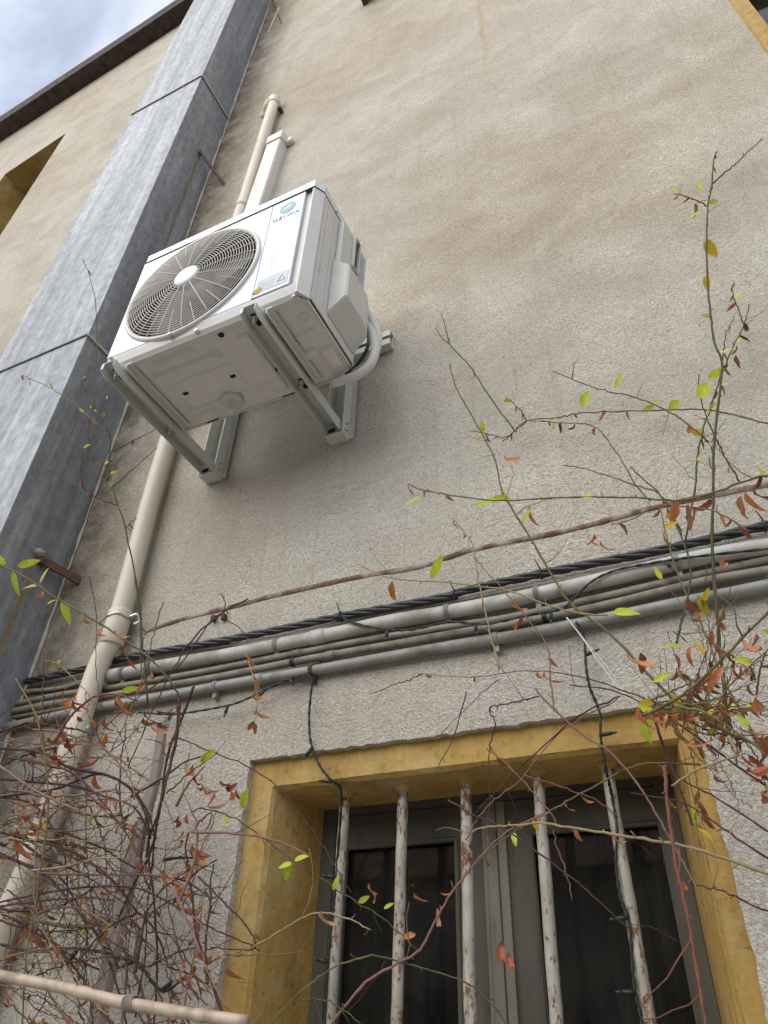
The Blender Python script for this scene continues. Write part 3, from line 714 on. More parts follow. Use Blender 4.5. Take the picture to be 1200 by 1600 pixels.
# grille
def gy(r): return -.006-.026*math.cos(min(1, r/.25)*PI/2)**.7
mb = MB()
def circ(r, y, n=88): return [(CX+r*math.cos(2*PI*k/n), y, CZ+r*math.sin(2*PI*k/n)) for k in range(n)]
prof = [(.248, -.004), (.250, -.011), (.2585, -.0125), (.2625, -.006), (.2625, .004), (.248, .004)]
n = 96; vs = []
for r, yy in prof: vs += [(CX+r*math.cos(2*PI*k/n), yy, CZ+r*math.sin(2*PI*k/n)) for k in range(n)]
mb.add(vs, [(i*n+k, i*n+(k+1) % n, ((i+1) % 6)*n+(k+1) % n, ((i+1) % 6)*n+k) for i in range(6) for k in range(n)], True)
grl = acb(mb, 'fan_guard', 'grille_plastic')
mb = MB()
rr = [.052+i*(.247-.052)/21 for i in range(22)]
for i, r in enumerate(rr): mb.tube(circ(r, gy(r)), .0015, 4, closed=True)
o = acb(mb, 'guard_rings', 'grille_plastic', grl); o['kind'] = 'stuff'
mb = MB()
for k in range(32):
    a = 2*PI*k/32+.1; r0 = .044 if k % 2 == 0 else .160
    P = [(CX+r*math.cos(a), gy(r)-.0016, CZ+r*math.sin(a)) for r in [r0+(.2495-r0)*j/9 for j in range(10)]]
    mb.tube(P, .0017, 4)
o = acb(mb, 'guard_spokes', 'grille_plastic', grl)
mb = MB(); n = 40; vs = [(CX, -.0395, CZ)]
for r, yy in ((.030, -.0392), (.043, -.037), (.047, -.033), (.047, -.026)):
    vs += [(CX+r*math.cos(2*PI*k/n), yy, CZ+r*math.sin(2*PI*k/n)) for k in range(n)]
fs = [(0, 1+k, 1+(k+1) % n) for k in range(n)]+[(1+i*n+k, 1+(i+1)*n+k, 1+(i+1)*n+(k+1) % n, 1+i*n+(k+1) % n) for i in range(3) for k in range(n)]
mb.add(vs, fs, True); acb(mb, 'guard_hub', 'ac_white', grl)
for (x, z, r) in ((CX-.014, .026, .007), (.354, .014, .008), (.03, .03, .006)):
    mb = MB(); yv = -.012 if z > .02 else .002; mb.tube([(x, yv+.01, z), (x, yv-.003, z), (x, yv-.005, z)], [r, r, r*.6], 12); acb(mb, 'screw', 'bolt_zinc')
# logo: disc with a swept cut and the maker's word, flat print on the service panel
lx, lz, lr = .609, .500, .030; yl = -.0045
mb = MB(); n = 40
mb.add([(lx, yl-.0003, lz)]+[(lx+lr*math.cos(2*PI*k/n), yl-.0003, lz+lr*math.sin(2*PI*k/n)) for k in range(n)], [(0, 1+k, 1+(k+1) % n) for k in range(n)]); acb(mb, 'logo_disc', 'logo_teal')
mb = MB()
mb.add([(lx-.017, yl-.0007, lz-.004), (lx+.004, yl-.0007, lz+.012), (lx+.018, yl-.0007, lz+.013), (lx+.006, yl-.0007, lz-.001), (lx-.018, yl-.0007, lz-.012)], [(0, 1, 2, 3, 4)])
mb.add([(lx-.012, yl-.0007, lz-.017), (lx+.010, yl-.0007, lz-.011), (lx+.021, yl-.0007, lz+.004), (lx+.009, yl-.0007, lz-.006)], [(0, 1, 2, 3)]); acb(mb, 'logo_sweep', 'logo_pale')
cu = bpy.data.curves.new('t', 'FONT'); cu.body = 'HEIWA'; cu.size = .028; cu.align_x = 'CENTER'; cu.align_y = 'CENTER'; cu.extrude = .0002; cu.space_character = 1.25; cu.offset = .0
to = bpy.data.objects.new('t', cu); COL.objects.link(to); dg = bpy.context.evaluated_depsgraph_get(); me = bpy.data.meshes.new_from_object(to.evaluated_get(dg)); bpy.data.objects.remove(to)
me.transform(Matrix.Translation((OX+.609, OY+yl-.0004, OZ+.449)) @ Matrix.Rotation(PI/2, 4, 'X')); me.materials.clear(); me.materials.append(M['print_grey']); link('lettering', me, ac)
# warning sticker + rust blot
mb = MB(); mb.box((.553, yl-.0004, .070), (.662, yl, .130)); acb(mb, 'warning_sticker', 'sticker_paper')
mb = MB(); T = [(.628, .085), (.655, .085), (.6415, .112)]
for i in range(3):
    a, b = T[i], T[(i+1) % 3]; mb.tube([(a[0], yl-.0006, a[1]), (b[0], yl-.0006, b[1])], .0011, 4)
for k in range(3): mb.box((.562, yl-.0007, .083+k*.011), (.615, yl-.0004, .086+k*.011))
acb(mb, 'warning_print', 'warning_print')
mb = MB(); n = 28
for (cx_, cz_, r0) in ((.560, .078, .014), (.575, .082, .005), (.549, .070, .004), (.568, .092, .003)):
    mb.add([(cx_, yl-.0009, cz_)]+[(cx_+(r0*random.uniform(.65, 1.15))*math.cos(2*PI*k/n), yl-.0009, cz_+(r0*random.uniform(.6, 1.1))*math.sin(2*PI*k/n)) for k in range(n)], [(0, 1+k, 1+(k+1) % n) for k in range(n)])
acb(mb, 'rust_spot', 'rust_spot')
# ---- base pan
pan = [(.010, .024), (.024, .018), (.694, .018), (.713, .040), (.713, .296), (.640, .328), (.06, .328), (.010, .300)]
mb = MB(); mb.prism(pan, 'z', .006, .018); bp = acb(mb, 'base_pan', 'ac_pan', bevel=.002)
mb = MB()     # rolled lip round the pan
n = len(pan)
lp = [(x, y, .004) for x, y in pan]; mb.tube(lp, .0035, 6, closed=True); acb(mb, 'pan_lip', 'ac_pan', bp)
def emboss(x0, y0, x1, y1, hgt, name='pan_rib', ins=.008, skew=0.0, round_=.0):
    mb = MB(); b = .0062
    lo = [(x0, y0), (x1, y0+skew), (x1, y1+skew), (x0, y1)]
    cxx, cyy = (x0+x1)/2, (y0+y1)/2+skew/2
    hi = [(x+(ins if x < cxx else -ins), y+(ins if i < 2 else -ins)) for i, (x, y) in enumerate(lo)]
    vs = [(x, y, b) for x, y in lo]+[(x, y, b-hgt*1.7) for x, y in hi]
    mb.add(vs, [(4, 5, 6, 7)]+[(i, (i+1) % 4, 4+(i+1) % 4, 4+i) for i in range(4)]); return acb(mb, name, 'ac_pan', bp, bevel=.002)
emboss(.150, .040, .310, .062, .006); emboss(.125, .083, .375, .112, .008)
emboss(.150, .135, .385, .255, .004, ins=.006); emboss(.19, .205, .36, .226, .005)
emboss(.125, .275, .215, .325, .005); emboss(.31, .062, .375, .078, .003, skew=-.008)
emboss(.455, .06, .50, .30, .006); emboss(.39, .25, .50, .275, .005)
emboss(.61, .125, .695, .16, .005); emboss(.60, .19, .65, .23, .006); emboss(.655, .20, .70, .29, .007)
emboss(.44, .29, .52, .325, .006)
for (x, yy, r) in ((.417, .040, .0095),):
    mb = MB(); mb.tube([(x, yy, .012), (x, yy, .0035)], r, 18); acb(mb, 'pan_hole', 'hole_black', bp)
for (x, yy) in ((.36, .185), (.177, .185), (.506, .217)):
    mb = MB(); mb.box((x-.009, yy-.0055, -.0022), (x+.009, yy+.0055, .004)); acb(mb, 'pan_slot', 'hole_black', bp)
for xa_, xb_ in ((.16, .205), (.455, .51)):
    mb = MB(); mb.box((xa_, .318, .0008), (xb_, .327, .005)); acb(mb, 'pan_slot', 'hole_black', bp)
mb = MB(); c = (.675, .085)
mb.tube([(c[0]+.013*math.cos(k*PI/10), c[1]+.013*math.sin(k*PI/10), .005) for k in range(20)], .003, 6, closed=True); acb(mb, 'pan_boss', 'ac_pan', bp)
mb = MB(); mb.tube([(.300, .268, .006), (.300, .268, -.010), (.300, .268, -.014)], [.036, .036, .030], 26); dr = acb(mb, 'drain_flange', 'ac_plastic', bp)
mb = MB(); mb.tube(crom([(.300, .268, -.012), (.302, .270, -.03), (.304, .273, -.065)], 4), [.012]*4+[.0085]*5, 14); acb(mb, 'drain_spout', 'ac_plastic', bp)
# ---- hoses
for nm, pp, y, r, lab in (('refrigerant_hose', [(562, 500), (572, 507), (582, 524), (586, 548), (579, 569), (562, 584), (543, 592), (520, 599)], -.225, .0145, 'white foam lagged hose looping under the right side of the air conditioner'),
                  ('refrigerant_hose', [(563, 478), (572, 487), (583, 503), (590, 524), (588, 545), (572, 570), (552, 585)], -.165, .0145, 'white foam lagged hose curving behind the first loop, nearest the wall')):
    P = crom([at(a, b, y) for a, b in pp], 6); mb = MB(); mb.tube(P, [r*(1+.03*math.sin(i*1.9)) for i in range(len(P))], 14)
    tag(mb.build(nm, 'hose_foam'), lab, 'hose', 'hoses of the air conditioner')
mb = MB(); P = crom([at(a, b, -.16) for a, b in ((576, 522), (575, 540), (568, 556), (556, 572), (540, 586))], 6); mb.tube(P, .006, 8)
tag(mb.build('power_cable', 'cable_black'), 'short black cable inside the loop of white hoses', 'cable')

# ================================================================== WALL BRACKET
br = empty('wall_bracket', (OX+.3, -.02, OZ-.06), 'pale painted steel bracket frame carrying the air conditioner', 'bracket')
def chan_arm(x0, x1, z1, h, ya, yb, t=.003):
    mb = MB(); z0 = z1-h; fh = .010
    # front ends of the flanges are cut back at a slant
    mb.prism([(ya, z0+.014), (ya+.018, z0), (yb, z0), (yb, z1), (ya, z1)], 'x', x0, x0+t)
    mb.prism([(ya, z0+.014), (ya+.018, z0), (yb, z0), (yb, z1), (ya, z1)], 'x', x1-t, x1)
    mb.box((x0+t, ya, z1-t), (x1-t, yb, z1)); mb.box((x0+t, ya, z0+.014), (x0+t+.008, ya+.002, z1-t)); return mb
def B(mb, nm, m='bracket_paint', bev=0): mb.v = [(x+OX, y, z+OZ) for x, y, z in mb.v]; return mb.build(nm, m, br, bev)
for xa in (.020, .530):
    xb = xa+.052; za = -.006
    B(chan_arm(xa, xb, za, .042, OY-.022, -.052), 'arm', bev=.0008)
    # unit foot rail beside the channel
    mb = MB(); mb.prism([(xb+.012, za), (xb+.016, za), (xb+.016, za+.001), (xb+.030, za+.001), (xb+.030, za+.006), (xb+.012, za+.006)], 'y', OY+.012, OY+.305)
    mb.box((xb+.012, OY+.012, za-.016), (xb+.015, OY+.305, za)); B(mb, 'foot_rail')
    for yy in (OY+.02, OY+.285):
        mb = MB(); x = (xa+xb)/2; mb.box((x-.012, yy-.014, za-.0042), (x+.012, yy+.030, za-.0031)); B(mb, 'slot', 'hole_black')
        mb = MB(); mb.tube([(x-.006, yy, za-.004), (x-.006, yy, za-.032)], .0042, 10); mb.tube([(x-.006, yy, za-.012), (x-.006, yy, za-.018)], .0085, 6); mb.tube([(x-.006, yy, za-.006), (x-.006, yy, za-.009)], .010, 14); B(mb, 'bolt', 'bolt_zinc')
    # upright: channel with its back to the wall
    mb = MB(); zt, zb = .42, -.056; t = .003
    mb.box((xa-.008, -.006, zb), (xb+.008, -.003, zt)); mb.box((xa-.008, -.056, zb), (xa-.005, -.006, zt)); mb.box((xb+.005, -.056, zb), (xb+.008, -.006, zt))
    mb.box((xb+.008, -.012, zb), (xb+.026, -.009, zt)); B(mb, 'upright')
    mb = MB(); mb.box((xa-.005, -.054, zb), (xb+.005, -.008, zb+.003)); B(mb, 'end_plate')
    for zz in (-.030, .0):
        mb = MB(); mb.tube([(xb+.008, -.034, zz), (xb+.014, -.034, zz)], .007, 6); B(mb, 'bolt', 'bolt_zinc')
    mb = MB(); mb.box((xa+.006, -.0545, -.046), (xb-.02, -.0525, -.03)); B(mb, 'slot', 'hole_black')
# rail across the wall
mb = MB(); zr0, zr1 = .335, .408
for (xa, xb) in ((-.06, .011), (.081, .521), (.591, .741)):
    mb.box((xa, -.034, zr1-.003), (xb, -.003, zr1)); mb.box((xa, -.034, zr0), (xb, -.003, zr0+.003)); mb.box((xa, -.036, zr0), (xb, -.034, zr0+.028)); mb.box((xa, -.036, zr1-.028), (xb, -.034, zr1)); mb.box((xa, -.006, zr0+.003), (xb, -.003, zr1-.003))
B(mb, 'cross_rail')

# ================================================================== CABLES ON THE WALL
def run(name, pts, y, r, m, label, cat, group=None, seg=12, jit=.0006, parent=None, per=6):
    P = crom([at(a, b, y) for a, b in pts], per); ph = random.uniform(0, 6); P = [p+Vector((0, 0, jit*3*math.sin(i*.31+ph)*math.sin(i*.13+ph))) for i, p in enumerate(P)]
    rs = [r*(1+random.gauss(0, .008)) for _ in P] if not isinstance(r, list) else r
    mb = MB(); mb.tube(P, rs, seg); o = mb.build(name, m, parent)
    if label: tag(o, label, cat, group)
    return o, P
def clip(P, r, par, m='bolt_zinc'):
    i = P; mb = MB(); c, t = i
    t = t.normalized(); u = Vector((0, 0, 1)).cross(t).normalized(); v = t.cross(u)
    pts = [c+(u*math.cos(a)+v*math.sin(a))*(r+.0015) for a in [k*PI/8 for k in range(16)]]
    for s_ in (-.004, 0, .004): mb.tube([p+t*s_ for p in pts], .0022, 5, closed=True)
    mb.box((c.x-.006, c.y, c.z-r-.018), (c.x+.006, -.001, c.z-r)); return mb.build('clip', m, par)
white = [(172, 1056), (200, 1051), (250, 1041), (383, 1017), (533, 988), (617, 970), (700, 957), (789, 940), (958, 902), (1103, 870), (1215, 851)]
o, P = run('white_conduit', white, -.024, .0185, 'conduit_white', 'thick white plastic conduit, widest of the runs under the black cable', 'conduit')
for k in (5, 11, 20, 36, 44, 52): clip((P[k], P[k+1]-P[k]), .0185, o, 'conduit_grey')
mb = MB(); mb.tube([P[0], P[0]+(P[0]-P[1]).normalized()*-.05], .0205, 14); mb.build('socket_end', 'conduit_white', o)
mb = MB(); mb.tube([P[22], P[23]], .0205, 14); mb.build('coupling', 'conduit_white', o)
LC = 'wall cables and conduits'
o, P = run('thin_cable', [(30, 1082), (110, 1072), (200, 1033), (325, 1013), (430, 999), (540, 972), (620, 956), (740, 934), (862, 910), (1031, 876), (1215, 838)], -.010, .0065, 'cable_beige', 'thin dusty cable squeezed between the black bundle and the white conduit', 'cable')
A_ = [(24, 1100), (90, 1086), (150, 1078), (242, 1062), (346, 1044), (458, 1022), (542, 1006), (700, 980), (804, 962), (958, 929), (1103, 895), (1215, 872)]
B_ = [(20, 1112), (90, 1098), (150, 1090), (242, 1074), (346, 1056), (458, 1035), (542, 1019), (700, 992), (804, 974), (958, 942), (1103, 908), (1215, 888)]
B2_ = [(18, 1122), (90, 1108), (160, 1096), (242, 1084), (346, 1063), (430, 1049), (500, 1034)]
C_ = [(10, 1137), (90, 1118), (150, 1106), (225, 1093), (337, 1073), (429, 1058), (554, 1036), (700, 1011), (813, 991), (958, 964), (1103, 934), (1215, 912)]
oA, PA = run('thin_conduit', A_, -.016, .0088, 'cable_beige', 'upper of the two thin dusty conduits just below the white conduit', 'conduit')
oB, PB = run('thin_conduit', B_, -.018, .0098, 'cable_beige', 'lower of the two thin dusty conduits, right above the grey conduit', 'conduit')
run('short_cable', B2_, -.010, .006, 'cable_beige', 'short dusty cable tucked over the grey conduit at the left', 'cable')
oC, PC = run('grey_conduit', C_, -.020, .0135, 'conduit_grey', 'grey plastic conduit, lowest of the runs above the barred window', 'conduit')
for k in (24, 33, 46): clip((PC[k], PC[k+1]-PC[k]), .0135, oC, 'rust_iron' if k == 33 else 'conduit_grey')
for k in (30, 50): clip((PB[k], PB[k+1]-PB[k]), .0098, oB, 'cable_black')
mb = MB(); mb.tube([PC[28], PC[29]], .016, 14); mb.build('coupling', 'conduit_grey', oC)
mb = MB(); mb.tube([PB[34], PB[35]], .0115, 14); mb.build('coupling', 'cable_beige', oB)
mb = MB(); mb.tube([PA[30], PA[31]], .0105, 14); mb.build('coupling', 'cable_beige', oA)
# twisted black bundle
blk = [(40, 1065), (120, 1048), (200, 1027), (325, 1005), (429, 985), (533, 963), (617, 948), (700, 932), (731, 922), (862, 893), (1031, 860), (1185, 824), (1215, 817)]
P = crom([at(a, b, -.022) for a, b in blk], 9)
cb = empty('black_cable_bundle', P[0], 'twisted bundle of black power cables, topmost run below the rusty pipe', 'cable bundle')
L = 0; ls = [0]
for i in range(1, len(P)): L += (P[i]-P[i-1]).length; ls.append(L)
for s_ in range(4):
    Q = []; k = int(L/.012)
    for i in range(k):
        d = L*i/(k-1); j = max(0, min(len(P)-2, next((q for q in range(len(ls)-1) if ls[q+1] >= d), len(P)-2)))
        c = P[j].lerp(P[j+1], (d-ls[j])/max(1e-6, ls[j+1]-ls[j])); a = d*2*PI/.22+s_*PI/2
        Q.append(c+Vector((0, math.cos(a), math.sin(a)))*.0062+Vector((0, random.gauss(0, .0004), random.gauss(0, .0004))))
    mb = MB(); mb.tube(Q, .0052, 7); mb.build('strand', 'cable_black', cb)
for k in (20, 45, 66, 80, 100):
    if k < len(P)-1:
        t = (P[k+1]-P[k]).normalized(); mb = MB()
        mb.tube([P[k]+Vector((0, math.cos(a), math.sin(a)))*.0122 for a in [q*PI/6 for q in range(12)]], .003, 5, closed=True)
        mb.tube([P[k]+Vector((0, -.012, .010)), P[k]+Vector((-.008, -.016, .034))], .0016, 5); mb.build('cable_tie', 'cable_black', cb)
rp_ = [(226, 992), (245, 982), (300, 965), (372, 947), (450, 927), (560, 903), (650, 888), (700, 873), (740, 860), (850, 838), (930, 820), (1000, 800), (1100, 778), (1215, 756)]
P = crom([at(a, b, .004) for a, b in rp_], 8); P = [p+Vector((0, .001*math.sin(i*.5), .0006*math.sin(i*.23+1)*math.sin(i*.71))) for i, p in enumerate(P)]
mb = MB(); mb.tube(P, [.0095*(.75+.25*min(1, i/20))*(1+.07*math.sin(i*.37)*math.sin(i*1.91)+random.gauss(0, .02)) for i in range(len(P))], 10)
rpo = tag(mb.build('rusty_pipe', 'rust_pipe'), 'old rusty pipe half sunk in the render above the black cable bundle', 'pipe')
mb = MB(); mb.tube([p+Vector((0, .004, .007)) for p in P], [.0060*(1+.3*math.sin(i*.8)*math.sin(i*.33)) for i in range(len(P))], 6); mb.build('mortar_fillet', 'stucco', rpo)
for (q, s) in ((at(336, 968), 1), (at(352, 966), .8)):
    mb = MB(); mb.box((q.x-.006, -.016, q.z-.01), (q.x+.008, -.001, q.z+.008), .002); mb.build('hook', 'rust_iron', rpo)

# ================================================================== STRING LIGHTS
def lights(pts, label, bulbs, y=-.03, ys=None, r=.0022):
    P = crom([at(a, b, ys[i] if ys else y) for i, (a, b) in enumerate(pts)], 7)
    root = empty('string_lights', P[0], label, 'string lights', 'unlit green string lights')
    for s_ in range(2):
        mb = MB(); mb.tube([p+Vector((math.cos(i*1.3+s_*PI), math.sin(i*1.3+s_*PI), math.cos(i*1.3+s_*PI)))*r*.7 for i, p in enumerate(P)], r, 5); mb.build('wire', 'wire_green', root)
    for (f, dx, dz) in bulbs:
        c = P[int(f*(len(P)-1))]; d = Vector((dx, -.25, dz)).normalized()
        mb = MB(); mb.tube([c, c+d*.010, c+d*.024], [.0040, .0046, .0040], 8); b = mb.build('bulb_holder', 'wire_green', root)
        mb = MB(); mb.tube([c+d*.024, c+d*.032, c+d*.036], [.0030, .0026, .001], 8); o = mb.build('bulb', 'bulb_green', b); o.matrix_parent_inverse = Matrix.Identity(4)
    return root
lights([(217, 1113), (267, 1116), (321, 1109), (371, 1098), (429, 1071), (467, 1056), (483, 1056), (487, 1069), (483, 1115), (485, 1157), (498, 1194), (517, 1219), (533, 1238), (528, 1330), (522, 1400), (514, 1480), (509, 1560), (505, 1620)],
       'dark green string lights drooping over the window corner and down the first bar', [(.06, 0, -1), (.16, 0, -1), (.22, -.5, -.8), (.27, .6, -.8), (.55, -.5, -.9), (.66, -1, .1), (.80, -1, .1), (.9, -1, .2)],
       ys=[-.03, -.03, -.03, -.03, -.03, -.03, -.03, -.03, -.02, -.015, -.008, -.004, .03, .085, .085, .085, .085, .085])
lights([(900, 972), (912, 996), (916, 1045), (923, 1078), (937, 1113), (939, 1155), (948, 1207), (955, 1239), (964, 1295), (962, 1340), (969, 1400), (983, 1442), (990, 1530), (1002, 1592), (1006, 1620)],
       'dark green string lights hanging from the grey conduit down the rightmost bar', [(.12, .9, .1), (.35, 1, -.05), (.78, -1, -.1), (.88, -1, 0)],
       ys=[-.04, -.03, -.03, -.02, -.012, -.006, .012, .08, .085, .085, .085, .085, .085, .085, .085])
lights([(533, 962), (548, 972), (592, 982), (642, 984), (700, 972), (760, 975), (830, 960), (880, 950), (920, 912), (960, 892), (1030, 878), (1103, 868), (1215, 856)],
       'dark green string lights wound along the white conduit', [(.2, 0, -1), (.4, .2, -1), (.55, 0, -1), (.85, .3, -1)], y=-.047)
lights([(-10, 1473), (52, 1487), (105, 1482), (161, 1488), (182, 1496), (217, 1507), (238, 1535), (259, 1549), (285, 1530)],
       'dark green string lights caught in the bare twigs near the bamboo cane', [(.3, -.4, -1), (.6, -1, -.4), (.85, 1, .5)], y=-.16)

# ================================================================== BAMBOO, POST
P = [at(a, b, -.42) for a, b in ((-60, 1508), (0, 1524), (96, 1543), (192, 1566), (290, 1583), (385, 1597))]
mb = MB(); Q = crom(P, 8); rs = []
for i in range(len(Q)):
    k = min(abs(i-j) for j in (3, 19, 24, 34, 47)); rs.append(.0088*(1+(.16 if k == 0 else 0)-(.07 if k == 1 else 0)+random.gauss(0, .008)))
mb.tube(Q, rs, 16); bam = tag(mb.build('bamboo_cane', 'bamboo'), 'pale bamboo cane lying across the bottom left corner', 'cane')
mb = MB(); c = Q[25]
for s_ in range(5): mb.tube([c+Vector((.004*s_-.008, 0, 0))+Vector((.002*math.sin(k), math.cos(k*PI/6)*.0115, math.sin(k*PI/6)*.0115)) for k in range(12)], .0012, 4, closed=True)
mb.build('twine_tie', 'old_wood', bam)
P = [at(a, b, -.13) for a, b in ((255, 1122), (245, 1202), (228, 1270), (213, 1325), (189, 1430), (150, 1600), (120, 1730))]
Q = crom(P, 6); Q.append(Vector((Q[-1].x-.02, -.13, -1.6)))
mb = MB(); vs = []; prof = [(-1, -.45), (-.55, -.6), (.1, -.52), (.75, -.6), (1, -.3), (1, .5), (-1, .5)]
for i, q in enumerate(Q):
    k = .0115+.006*min(1, i/24)
    for (u, v) in prof: vs.append(q+Vector((u*k*(1+random.gauss(0, .03)), v*k*(1+random.gauss(0, .05)), 0)))
m_ = len(prof); mb.add(vs, [(i*m_+k, i*m_+(k+1) % m_, (i+1)*m_+(k+1) % m_, (i+1)*m_+k) for i in range(len(Q)-1) for k in range(m_)]+[tuple(range(m_))])
post = tag(mb.build('wooden_post', 'old_wood'), 'weathered grey wooden stake the bare climber is tied to', 'post')
for k in (1, 13): 
    mb = MB(); c = Q[k]
    for s_ in range(4): mb.tube([c+Vector((math.cos(q*PI/6)*.017, math.sin(q*PI/6)*.017, .004*s_+.002*math.sin(q+s_))) for q in range(12)], .0013, 4, closed=True)
    mb.build('twine_tie', 'string_white', post)
mb = MB(); mb.tube(crom([at(885, 965, -.05), at(905, 990, -.06), at(940, 1040, -.08), at(985, 1100, -.1)], 4), .0016, 4); mb.tube(crom([at(886, 965, -.05), at(915, 1002, -.06), at(950, 1045, -.08), at(985, 1098, -.1)], 4), .0012, 4)
tag(mb.build('white_string', 'string_white'), 'thin white double string stretched from the conduit to the climber', 'string')

# ================================================================== CLIMBERS
def leaf_mesh(kind, seed):
    rnd = random.Random(seed); nl, nw = 7, 4; vs = []
    curl = {'g': rnd.uniform(.1, .5), 'd': rnd.uniform(.8, 1.8)}[kind]; fold = {'g': rnd.uniform(.25, .5), 'd': rnd.uniform(.9, 1.9)}[kind]; tw = {'g': rnd.uniform(-.3, .3), 'd': rnd.uniform(-1.6, 1.6)}[kind]
    wmax = {'g': rnd.uniform(.17, .24), 'd': rnd.uniform(.12, .20)}[kind]
    y = z = 0; a = 0
    for i in range(nl+1):
        t = i/nl; hw = wmax*(math.sin(PI*min(1, t**.8*.97+.02))**.8)*(1+(rnd.uniform(-.15, .15) if kind == 'd' else rnd.uniform(-.04, .04)))
        for j in range(nw+1):
            s_ = (j/nw-.5)*2; ca = fold*abs(s_); 
            lx = hw*s_*math.cos(ca*.5); lz = hw*abs(s_)*math.sin(ca*.5)+(rnd.uniform(-.02, .02) if kind == 'd' else 0)
            tt_ = tw*t; X = lx*math.cos(tt_)-lz*math.sin(tt_); Z = lx*math.sin(tt_)+lz*math.cos(tt_)
            vs.append((X, y-Z*math.sin(a), z+Z*math.cos(a)))
        a += curl*rnd.uniform(.6, 1.4)/nl*1.6; y += math.cos(a)/nl; z -= math.sin(a)/nl
    fs = [(i*(nw+1)+j, i*(nw+1)+j+1, (i+1)*(nw+1)+j+1, (i+1)*(nw+1)+j) for i in range(nl) for j in range(nw)]
    me = bpy.data.meshes.new('leaf'); me.from_pydata(vs, [], fs); me.update(); me.polygons.foreach_set('use_smooth', [True]*len(fs)); return me
LM = {}
for m, kd, cnt in (('leaf_dry', 'd', 7), ('leaf_dark', 'd', 5), ('leaf_pale', 'd', 3), ('leaf_green', 'g', 5), ('leaf_yellow', 'g', 3)):
    LM[m] = []
    for i in range(cnt):
        me = leaf_mesh(kd, hash((m, i)) % 9999 if False else len(m)*131+i*17+ord(m[5])); me.materials.append(M[m]); LM[m].append(me)
def leaf(parent, pos, d, size, m):
    me = random.choice(LM[m]); o = bpy.data.objects.new('leaf', me); COL.objects.link(o)
    d = Vector(d).normalized(); up = Vector((random.gauss(0, .7), -1, random.gauss(0, .7))); x = d.cross(up).normalized(); z = x.cross(d)
    R_ = Matrix((x, d, z)).transposed().to_4x4()
    o.parent = parent; o.matrix_parent_inverse = Matrix.Translation(Vector(parent.get('_o', (0, 0, 0)))).inverted()
    o.matrix_basis = Matrix.Translation(pos) @ R_ @ Matrix.Diagonal((size*random.uniform(.85, 1.15), size, size, 1))
    return o
def sdir(deg): 
    a = math.radians(deg); return CR*math.cos(a)+CU*math.sin(a)+CF*random.uniform(-.35, .35)
SMAT = dict(p='stem_purple', b='stem_brown', o='stem_olive', g='stem_green', k='stem_pink', r='stem_red', s='stem_straw')
def stem(root, pts, y0, y1, wpx, m, dry=0.0, green=0.0, lsz=.034, taper=.45, nub=True, wob=.0022, twig=.0):
    wob = .0022 if wpx < 3.5 else .0011
    n = len(pts); P = crom([at(a, b, y0+(y1-y0)*i/(n-1)) for i, (a, b) in enumerate(pts)], 7)
    dist = (P[len(P)//2]-CAM).dot(CF); r = wpx*.41*dist/F_PX
    P = [p+Vector((random.gauss(0, wob), random.gauss(0, wob), random.gauss(0, wob)))*(0 if i in (0, len(P)-1) else .5) for i, p in enumerate(P)]
    rs = []
    for i in range(len(P)):
        t = i/(len(P)-1); k = r*(1-(1-taper)*t)
        if nub and i % 4 == 2: k *= 1.22
        rs.append(max(.0006, k))
    mb = MB(); mb.tube(P, rs, 6)
    if nub:
        for i in range(3, len(P)-1, 4):
            if random.random() < .55:
                t = (P[i]-P[i-1]).normalized(); s_ = t.cross(Vector((random.gauss(0, 1), random.gauss(0, 1), random.gauss(0, 1)))).normalized()
                l_ = random.uniform(.004, .011); mb.tube([P[i], P[i]+(s_+t*.6)*l_], [rs[i]*.8, rs[i]*.35], 4)
    if twig:
        for i in range(3, len(P)-1):
            if random.random() < twig:
                t = (P[i]-P[i-1]).normalized(); s_ = (t.cross(Vector((random.gauss(0, .3), 1, random.gauss(0, .3))))*random.choice((-1, 1))+t*random.uniform(.2, 1)).normalized(); l_ = random.uniform(.04, .13)
                q = [P[i]]; dd = s_.copy()
                for _ in range(4): dd = (dd+Vector((random.gauss(0, .25), random.gauss(0, .2), random.gauss(0, .25)))).normalized(); q.append(q[-1]+dd*l_/4)
                mb.tube(q, [rs[i]*.5, rs[i]*.42, rs[i]*.36, rs[i]*.3, .0005], 4)
    o = mb.build('stem', SMAT[m], root)
    for i in range(2, len(P)):
        q = random.random()
        if q < dry:
            d = Vector((random.gauss(0, .45), random.gauss(0, .35), -1)); leaf(o, P[i], d, lsz*random.uniform(.6, 1.15), random.choice(('leaf_dry', 'leaf_dry', 'leaf_dark')))
        elif q < dry+green:
            leaf(o, P[i], Vector((random.gauss(0, 1), random.gauss(-.3, .4), random.gauss(.2, .8))), lsz*random.uniform(.6, .95), random.choice(('leaf_green', 'leaf_green', 'leaf_yellow')))
    return o
def lv(root, px, py, ln, deg, m, y):
    p = at(px, py, y); dist = (p-CAM).dot(CF); return leaf(root, p-sdir(deg)*0, sdir(deg), ln*dist/F_PX, m)

